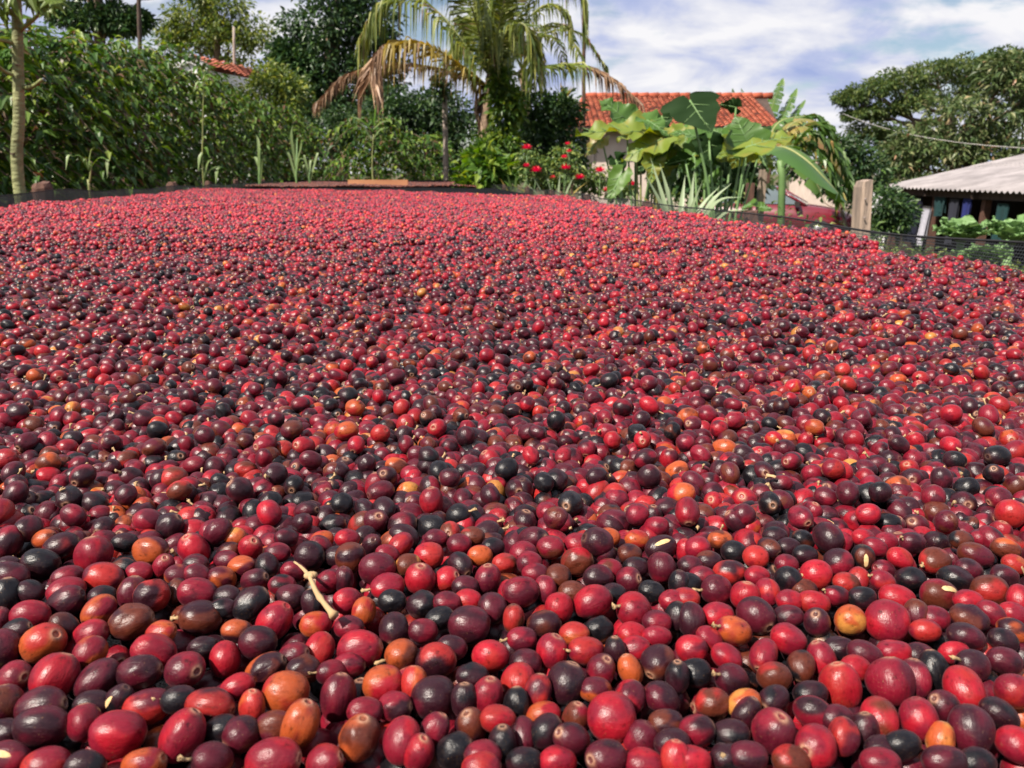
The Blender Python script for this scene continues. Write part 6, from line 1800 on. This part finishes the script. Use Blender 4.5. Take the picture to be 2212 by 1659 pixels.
# ------------------------------------------------------------------ white gabled house far left
gx, gy_ = W(410, 126, 24), 24.0
wg = thing('gabled_house', 'white gable end of a house with orange tiled roof above the hedge', 'house', (W(440, 300, 24).x, 24, 0))
pk = W(410, 126, 24)
el, er = W(372, 143, 24), W(450, 146, 24)
MB().add([(el.x, 24, 0), (er.x, 24, 0), (er.x, 24, er.z - .08), (pk.x, 24, pk.z - .05), (el.x, 24, el.z - .08),
          (el.x, 29, 0), (er.x + 1.4, 29, 0), (er.x + 1.4, 29, er.z - .08), (pk.x + 1.4, 29, pk.z - .05), (el.x + 1.4, 29, el.z - .08)],
         [(0, 1, 2, 3, 4), (9, 8, 7, 6, 5), (0, 4, 9, 5), (1, 6, 7, 2)]).build('wall', M['white'], wg)
vb = MB()
for a, b in ((el, pk), (pk, er)):
    d_ = b - a
    vb.box((a + b) / 2 + Vector((0, -.05, 0)), (d_.length * 1.04, .06, .22), rot=Matrix.Rotation(-math.atan2(d_.z, d_.x), 3, 'Y'))
vb.build('bargeboard', M['white'], wg)
q0, q1 = pk + Vector((0, -.1, .06)), W(430, 137, 24)
eR = W(506, 166, 25.5)
rf = MB()
nt, ns = 12, 8
for i_ in range(nt):
    for j in range(ns):
        a0, a1 = i_ / nt, (i_ + 1.02) / nt
        b0, b1 = j / ns, (j + 1.15) / ns
        top0, top1 = pk + Vector((0, -.12, .07)), pk + Vector((1.6, 5.2, .07))
        bo0, bo1 = er + Vector((0.3, -.12, -.03)), Vector((eR.x + .6, 29.2, er.z - .1))
        P_ = lambda u, v_: (top0.lerp(top1, u)).lerp(bo0.lerp(bo1, u), v_)
        up = Vector((0, 0, .05))
        rf.add([P_(a0, b0), P_((a0 + a1) / 2, b0) + up, P_(a1, b0), P_(a0, b1) + up * .6, P_((a0 + a1) / 2, b1) + up * 1.6, P_(a1, b1) + up * .6], [(0, 1, 4, 3), (1, 2, 5, 4)])
rfo = rf.build('roof_tiles', M['tile_light'], wg, 'stuff')
rl = MB()
rl.add([pk + Vector((0, -.1, .06)), el + Vector((-.3, -.1, -.06)), Vector((el.x + 1.6, 29.2, el.z - .06)), pk + Vector((1.6, 5.2, .06))], [(0, 1, 2, 3)])
rl.build('roof', M['tile_light'], wg)

# small brown roof far right behind the banana
b0 = W(1800, 330, 46)
sh = thing('distant_house', 'small brown-roofed house far behind, left of the spreading tree', 'house', (b0.x, 46, -.6))
MB().box((b0.x, 47.5, .6), (2.6, 3.0, 2.6)).build('wall', M['plaster'], sh)
tz, bz = W(0, 301, 46).z, W(0, 318, 46).z
MB().add([(b0.x - 1.7, 45.7, bz), (b0.x + 1.7, 45.7, bz), (b0.x + 1.5, 47.5, tz), (b0.x - 1.3, 47.5, tz), (b0.x - 1.7, 49.3, bz), (b0.x + 1.7, 49.3, bz)], [(0, 1, 2, 3), (3, 2, 5, 4), (1, 5, 2), (4, 0, 3), (0, 4, 5, 1)]).build('roof', M['wood_pink'], sh)

# ------------------------------------------------------------------ maroon car
def car(label, origin, yaw):
    t = thing('parked_car', label, 'car', origin)
    Mx = Matrix.Rotation(yaw, 3, 'Z')

    def add(name, verts, faces, mat, parent=t, smooth=False, mats=None):
        vv = [origin + Mx @ Vector(p) for p in verts]
        return MB().add([list(p) for p in vv], faces, 0, smooth).build(name, mat, parent)
    # side sections from tail (x=-2) to nose (x=2): (x, sill z, belt z, half width)
    st = [(-2.02, .42, .78, .70), (-1.92, .30, .92, .80), (-1.5, .24, .96, .84), (-.8, .22, .97, .85), (0, .22, .95, .85), (.75, .22, .93, .85), (1.3, .24, .86, .83), (1.75, .28, .78, .79), (1.98, .34, .66, .70), (2.04, .40, .58, .62)]
    V, F = [], []
    for (x, s_, b_, hw) in st:
        V += [(x, -hw * .93, s_), (x, -hw, (s_ + b_) * .5), (x, -hw * .96, b_), (x, -hw * .6, b_ + .035), (x, 0, b_ + .05), (x, hw * .6, b_ + .035), (x, hw * .96, b_), (x, hw, (s_ + b_) * .5), (x, hw * .93, s_)]
    n = 9
    for i_ in range(len(st) - 1):
        for k in range(n - 1):
            F.append((i_ * n + k, i_ * n + k + 1, (i_ + 1) * n + k + 1, (i_ + 1) * n + k))
        F.append((i_ * n + 8, i_ * n, (i_ + 1) * n, (i_ + 1) * n + 8))
    F.append(tuple(range(n)))
    F.append(tuple((len(st) - 1) * n + k for k in range(n))[::-1])
    add('body', V, F, M['paint_red'], smooth=True)
    roof_ = [(-1.25, 1.36, .60), (-.6, 1.42, .62), (.2, 1.39, .60)]
    V = []
    for (x, z, hw) in roof_:
        V += [(x, -hw, z - .03), (x, 0, z), (x, hw, z - .03), (x, hw, z - .07), (x, -hw, z - .07)]
    F = []
    for i_ in range(2):
        for k in range(5):
            F.append((i_ * 5 + k, i_ * 5 + (k + 1) % 5, (i_ + 1) * 5 + (k + 1) % 5, (i_ + 1) * 5 + k))
    F += [(0, 1, 2, 3, 4), (14, 13, 12, 11, 10)]
    add('roof', V, F, M['paint_red'], smooth=False)
    add('windscreen', [(.2, -.59, 1.345), (.2, .59, 1.345), (.95, .72, .95), (.95, -.72, .95)], [(0, 1, 2, 3)], M['glass'])
    add('rear_window', [(-1.25, -.59, 1.32), (-1.25, .59, 1.32), (-1.75, .70, .98), (-1.75, -.70, .98)], [(3, 2, 1, 0)], M['glass'])
    for sg in (-1, 1):
        add('side_window', [(-1.2, sg * .605, 1.31), (-.42, sg * .625, 1.365), (-.42, sg * .80, .975), (-1.55, sg * .79, .985)], [(0, 1, 2, 3)], M['glass'])
        add('side_window', [(-.34, sg * .625, 1.365), (.17, sg * .605, 1.335), (.80, sg * .775, .965), (-.34, sg * .80, .975)], [(0, 1, 2, 3)], M['glass'])
        for (xa, za, xb, zb_) in ((-.38, 1.38, -.38, .96), (.19, 1.35, .90, .95), (-1.22, 1.33, -1.68, .97)):
            MB().tube([origin + Mx @ Vector((xa, sg * .615, za)), origin + Mx @ Vector((xb, sg * .79, zb_))], .035, 6).build('pillar', M['paint_red'], t)
        MB().box(origin + Mx @ Vector((.72, sg * .93, .98)), (.12, .16, .11), rot=Mx).build('mirror', M['dark_gap'], t)
        MB().box(origin + Mx @ Vector((2.0, sg * .50, .60)), (.10, .28, .13), rot=Mx).build('headlight', M['lamp'], t)
        for xw in (-1.28, 1.28):
            c = origin + Mx @ Vector((xw, sg * .76, .30))
            axv = Mx @ Vector((0, sg * .09, 0))
            ty = MB().tube([c - axv, c - axv * .8, c + axv * .8, c + axv], [.26, .30, .30, .26], 20).build('wheel', M['tyre'], t)
            MB().tube([c + axv * .95, c + axv * 1.08], [.19, .16], 14).build('rim', M['rim'], ty)
    MB().box(origin + Mx @ Vector((2.06, 0, .38)), (.14, 1.30, .20), rot=Mx).build('bumper', M['bumper'], t)
    MB().box(origin + Mx @ Vector((-2.05, 0, .45)), (.12, 1.36, .18), rot=Mx).build('bumper', M['bumper'], t)
    return t


cp_ = W(1690, 470, 20.0)
car('maroon car parked behind the elephant-ear plants', Vector((W(1665, 400, 20.5).x, 20.5, gz((W(1665, 400, 20.5).x, 20.5)) + .12)), R(-22))

# ------------------------------------------------------------------ shed with corrugated roof
SX, SY0, SY1 = 9.42, 12.4, 20.0
sz_e = W(1903, 404, 20.0).z
sg_ = gz((SX, 16))
shed = thing('open_shed', 'low open shed with pale corrugated fibre roof and dark timber front', 'shed', (SX + 1.5, 16, sg_))
slope = math.tan(R(12.5))
pitch_, amp = .177, .024
sheet_w = pitch_ * 6
nsh = int((SY1 - SY0) / sheet_w) + 1
for row in range(2):
    for k in range(nsh):
        y1 = SY1 - k * sheet_w
        y0 = y1 - sheet_w - .04
        npt = 6 * 8 + 3
        yy = np.linspace(y1, y0, npt)
        zc = amp * np.cos((SY1 - yy) / pitch_ * 2 * math.pi)
        xa, xb = (SX - .12, SX + 2.15) if row == 0 else (SX + 2.05, SX + 4.3)
        V = []
        for (xx, lift) in ((xa, 0), ((xa + xb) / 2, 0), (xb, 0)):
            z0 = sz_e + (xx - SX + .12) * slope + (.010 if row else 0) + (.004 if k % 2 else 0)
            V += [(xx, y_, z0 + z_) for y_, z_ in zip(yy, zc)]
        V += [(p[0], p[1], p[2] - .009) for p in V]
        f = []
        for r_ in range(2):
            for j in range(npt - 1):
                a = r_ * npt + j
                f.append((a, a + npt, a + npt + 1, a + 1))
                a += 3 * npt
                f.append((a, a + 1, a + npt + 1, a + npt))
        for j in range(npt - 1):
            f.append((j, j + 1, 3 * npt + j + 1, 3 * npt + j))
        for e in (0, npt - 1):
            for r_ in range(2):
                a, b = r_ * npt + e, (r_ + 1) * npt + e
                f.append((a, b, 3 * npt + b, 3 * npt + a))
        MB().add(V, f, 0, True).build('roof_sheet', M['fibre'], shed)
# beams, posts, back and side boards
MB().box((SX + .10, (SY0 + SY1) / 2, sz_e - .10), (.07, SY1 - SY0 - .2, .13)).build('eave_beam', M['wood_dark'], shed)
MB().box((SX + 2.1, (SY0 + SY1) / 2, sz_e + 2.2 * slope - .13), (.07, SY1 - SY0 - .2, .13)).build('purlin', M['wood_dark'], shed)
for y in (SY1 - .25, 17.9, 16.0, 14.2, 12.6):
    MB().box((SX + .2, y, (sg_ + sz_e) / 2 - .09), (.13, .13, sz_e - sg_ - .15)).build('post', M['wood_brown'], shed)
    MB().box((SX + 1.1, y + .12, sz_e + 1.1 * slope - .11), (2.35, .07, .09), rot=Matrix.Rotation(-R(12.5), 3, 'Y')).build('rafter', M['wood_dark'], shed)
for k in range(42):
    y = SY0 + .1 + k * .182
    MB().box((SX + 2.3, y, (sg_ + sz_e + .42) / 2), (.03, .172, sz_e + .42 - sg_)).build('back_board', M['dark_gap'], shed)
for k in range(12):
    x = SX + .3 + k * .172
    MB().box((x, SY1 - .15, (sg_ + sz_e) / 2), (.164, .03, sz_e - sg_ - .1)).build('side_board', M['wood_dark'], shed)
# short row of pale slats in the shed's opening
for k in range(9):
    MB().box((SX + .5, 14.15 - k * .085, sz_e - .33), (.02, .035, .34)).build('slat', M['white'], shed)
MB().box((SX + .52, 13.8, sz_e - .50), (.025, 1.0, .04)).build('rail', M['white'], shed)
for (z_, m_) in ((sz_e - .72, 'slate'), (sz_e - .95, 'white')):
    MB().box((SX + .55, 14.0, z_), (.04, 1.6, .10)).build('board', M[m_], shed)


def cloth(xd, y, zt, ln, w_, mat, label, sway=.03, skew=0):
    """garment or towel hung over the shed's line: folded double with soft vertical creases"""
    n, m_ = 14, 10
    x0 = SX + .06
    V, f = [], []
    for layer in (0, 1):
        for i_ in range(m_):
            q = i_ / (m_ - 1)
            for j in range(n):
                s_ = j / (n - 1)
                yy = y + (s_ - .5) * w_ * (1 - .12 * q * (1 - q)) + skew * q
                xx = x0 - .02 + layer * .03 + sway * q * math.sin(s_ * 9 + layer * 2 + y)
                V.append((xx, yy, zt - q * ln * (1 if layer == 0 else .82) + .015 * math.sin(s_ * 5) * q))
    for layer in (0, 1):
        for i_ in range(m_ - 1):
            for j in range(n - 1):
                a = layer * n * m_ + i_ * n + j
                f.append((a, a + 1, a + n + 1, a + n))
    for j in range(n - 1):
        f.append((j, j + 1, n * m_ + j + 1, n * m_ + j))
    o = MB().add(V, f, 0, True).build('hanging_cloth', M[mat])
    return tag(o, label, 'cloth', 'washing hung along the shed')


zl = sz_e - .17
ln_ = MB().tube([(SX + .055, SY0, zl + .012), (SX + .055, 16, zl - .004), (SX + .055, SY1 - .2, zl + .012)], .004, 5).build('clothes_line', M['rope'])
tag(ln_, 'thin clothes line strung under the front edge of the shed roof', 'line')
cloth(0, 18.60, zl - .03, 1.05, .70, 'navy', 'navy blue cloth hanging nearest the left corner of the shed')
cloth(0, 17.98, zl - .22, .90, .34, 'cloth_white', 'white towel hanging from the shed line', skew=.12)
cloth(0, 17.48, zl, .42, .46, 'teal', 'short teal cloth hanging just right of the white towel')
cloth(0, 16.90, zl - .02, .95, .36, 'slate', 'slate grey cloth hanging in the middle of the washing line')
cloth(0, 16.42, zl, .60, .30, 'blue', 'bright blue cloth hanging beside the brown shed post')
cloth(0, 15.20, zl - .05, .70, .34, 'teal', 'longer teal cloth hanging right of the brown shed post')

# ------------------------------------------------------------------ poles, posts, fence, cable
def round_pole(name, label, xb, yt, d, wpx, mat, lean=0, cat='pole', top_z=None, seed=0):
    b = W(xb, 420, d); b.z = gz(b)
    tpt = W(xb + lean, yt, d)
    n = 14
    pts_ = spline([b - Vector((0, 0, .2)), b.lerp(tpt, .5) + Vector((.01, 0, 0)), tpt], n)
    r0 = px(wpx / 2, d)
    o = MB().tube(pts_, np.linspace(r0 * 1.08, r0 * .85, n) * (1 + .04 * np.sin(np.arange(n) * 1.9 + seed)), 10).build(name, mat)
    return tag(o, label, cat)


round_pole('wooden_pole', 'thin straight grey wooden pole at the far end of the bed', 960, 172, 12.8, 12, M['wood_grey'])
round_pole('utility_pole', 'thin dark pole rising behind the left hedge', 298, -60, 15, 9, M['wood_dark'])
round_pole('utility_pole', 'grey pole at the right end of the white gabled house', 505, 58, 26, 6, M['wood_grey'])
round_pole('slender_pole', 'tall slender brown pole left of the tiled roof', 1261, -40, 13.5, 8, M['wood_brown'], 0)
# tuft of climber on top of the grey pole
mb = MB()
clump_leaves(mb, [W(955 + random.uniform(-16, 16), 185 + random.uniform(-25, 22), 12.7) for _ in range(22)] + [W(968, 245, 12.7), W(960, 262, 12.7)], np.full(24, .09), 14, .10, .05)
o = mb.build('pole_climber', M['shrub'], None, 'stuff')
tag(o, 'leafy climber tuft at the head of the grey wooden pole', 'climber')

pb_ = W(1857, 520, 4.6)
ps = thing('leaning_post', 'thick pale square post with a slanted top between banana plant and shed', 'post', (pb_.x, 4.6, gz(pb_)))
g0 = gz(pb_)
w2 = px(17, 4.6)
xa, xb = W(1860, 498, 4.6), W(1880, 498, 4.6)
ta, tb2, tc_ = W(1866, 405, 4.6), W(1870, 392, 4.6), W(1886, 388, 4.6)
dx = (xb.x - xa.x)
k_ = (ta - xa)
bl_ = xa - k_ * ((xa.z - g0 + .1) / k_.z)
br_ = xb - (tc_ - xb) * ((xb.z - g0 + .1) / (tc_.z - xb.z))
V = []
for dy in (0, .12):
    for p in (bl_, br_, tc_, tb2, ta):
        V.append((p.x, p.y + dy + (.02 if p in (bl_, ta) else 0), p.z))
MB().add(V, [(0, 1, 2, 3, 4), (9, 8, 7, 6, 5), (0, 5, 6, 1), (1, 6, 7, 2), (2, 7, 8, 3), (3, 8, 9, 4), (4, 9, 5, 0)]).build('timber', M['wood_pink'], ps)
nl = MB()
for (x, y) in ((1868, 430), (1866, 470)):
    c = W(x, y, 4.595)
    nl.tube([c, c + Vector((0, -.012, 0))], [.004, .006], 6)
nl.build('nail', M['bumper'], ps)

p1 = W(1640, 470, 6.0)
o = MB().box((p1.x, 6.0, (gz(p1) + W(0, 366, 6).z) / 2 - .05), (px(15, 6), .055, W(0, 366, 6).z - gz(p1) + .1), taper=.9).build('fence_post', M['wood_pink'])
tag(o, 'thin pale upright post in front of the maroon car', 'post')
p1 = W(1615, 470, 7.0)
o = MB().box((p1.x, 7.0, (gz(p1) + W(0, 395, 7).z) / 2 - .05), (px(16, 7), .055, W(0, 395, 7).z - gz(p1) + .1), taper=.95).build('fence_post', M['wood_brown'])
tag(o, 'brown upright post just left of the thin pale post', 'post')

fc = thing('picket_fence', 'short white picket fence glimpsed right of the pale leaning post', 'fence', (W(1897, 440, 17).x, 17, -.6))
for k in range(6):
    c = W(1880 + k * 8, 425, 17)
    MB().box((c.x, 17, (W(0, 416, 17).z - .65) / 2), (.05, .02, W(0, 416, 17).z + .65)).build('picket', M['white'], fc)
for y in (424, 440):
    MB().box((W(1900, y, 17).x, 17.03, W(0, y, 17).z), (.62, .02, .05)).build('rail', M['white'], fc)

ca, cb_ = W(1820, 245, 29), W(2420, 322, 15)
pts_ = [ca.lerp(cb_, t_) - Vector((0, 0, .35 * 4 * t_ * (1 - t_))) for t_ in np.linspace(0, 1, 24)]
o = MB().tube(pts_, .008, 5).build('overhead_cable', M['cable'])
tag(o, 'pale overhead cable crossing in front of the spreading tree', 'cable')

# ------------------------------------------------------------------ orange board at the far end of the bed
pc = bw(9.35, -0.95, FLOOR)
c = W(817, 398, 9.6)
o = MB().box((c.x, 9.6, FLOOR + .045), (px(125, 9.6), .05, .085)).build('orange_board', M['plank'])
tag(o, 'orange wooden board standing on edge across the far end of the bed', 'board')
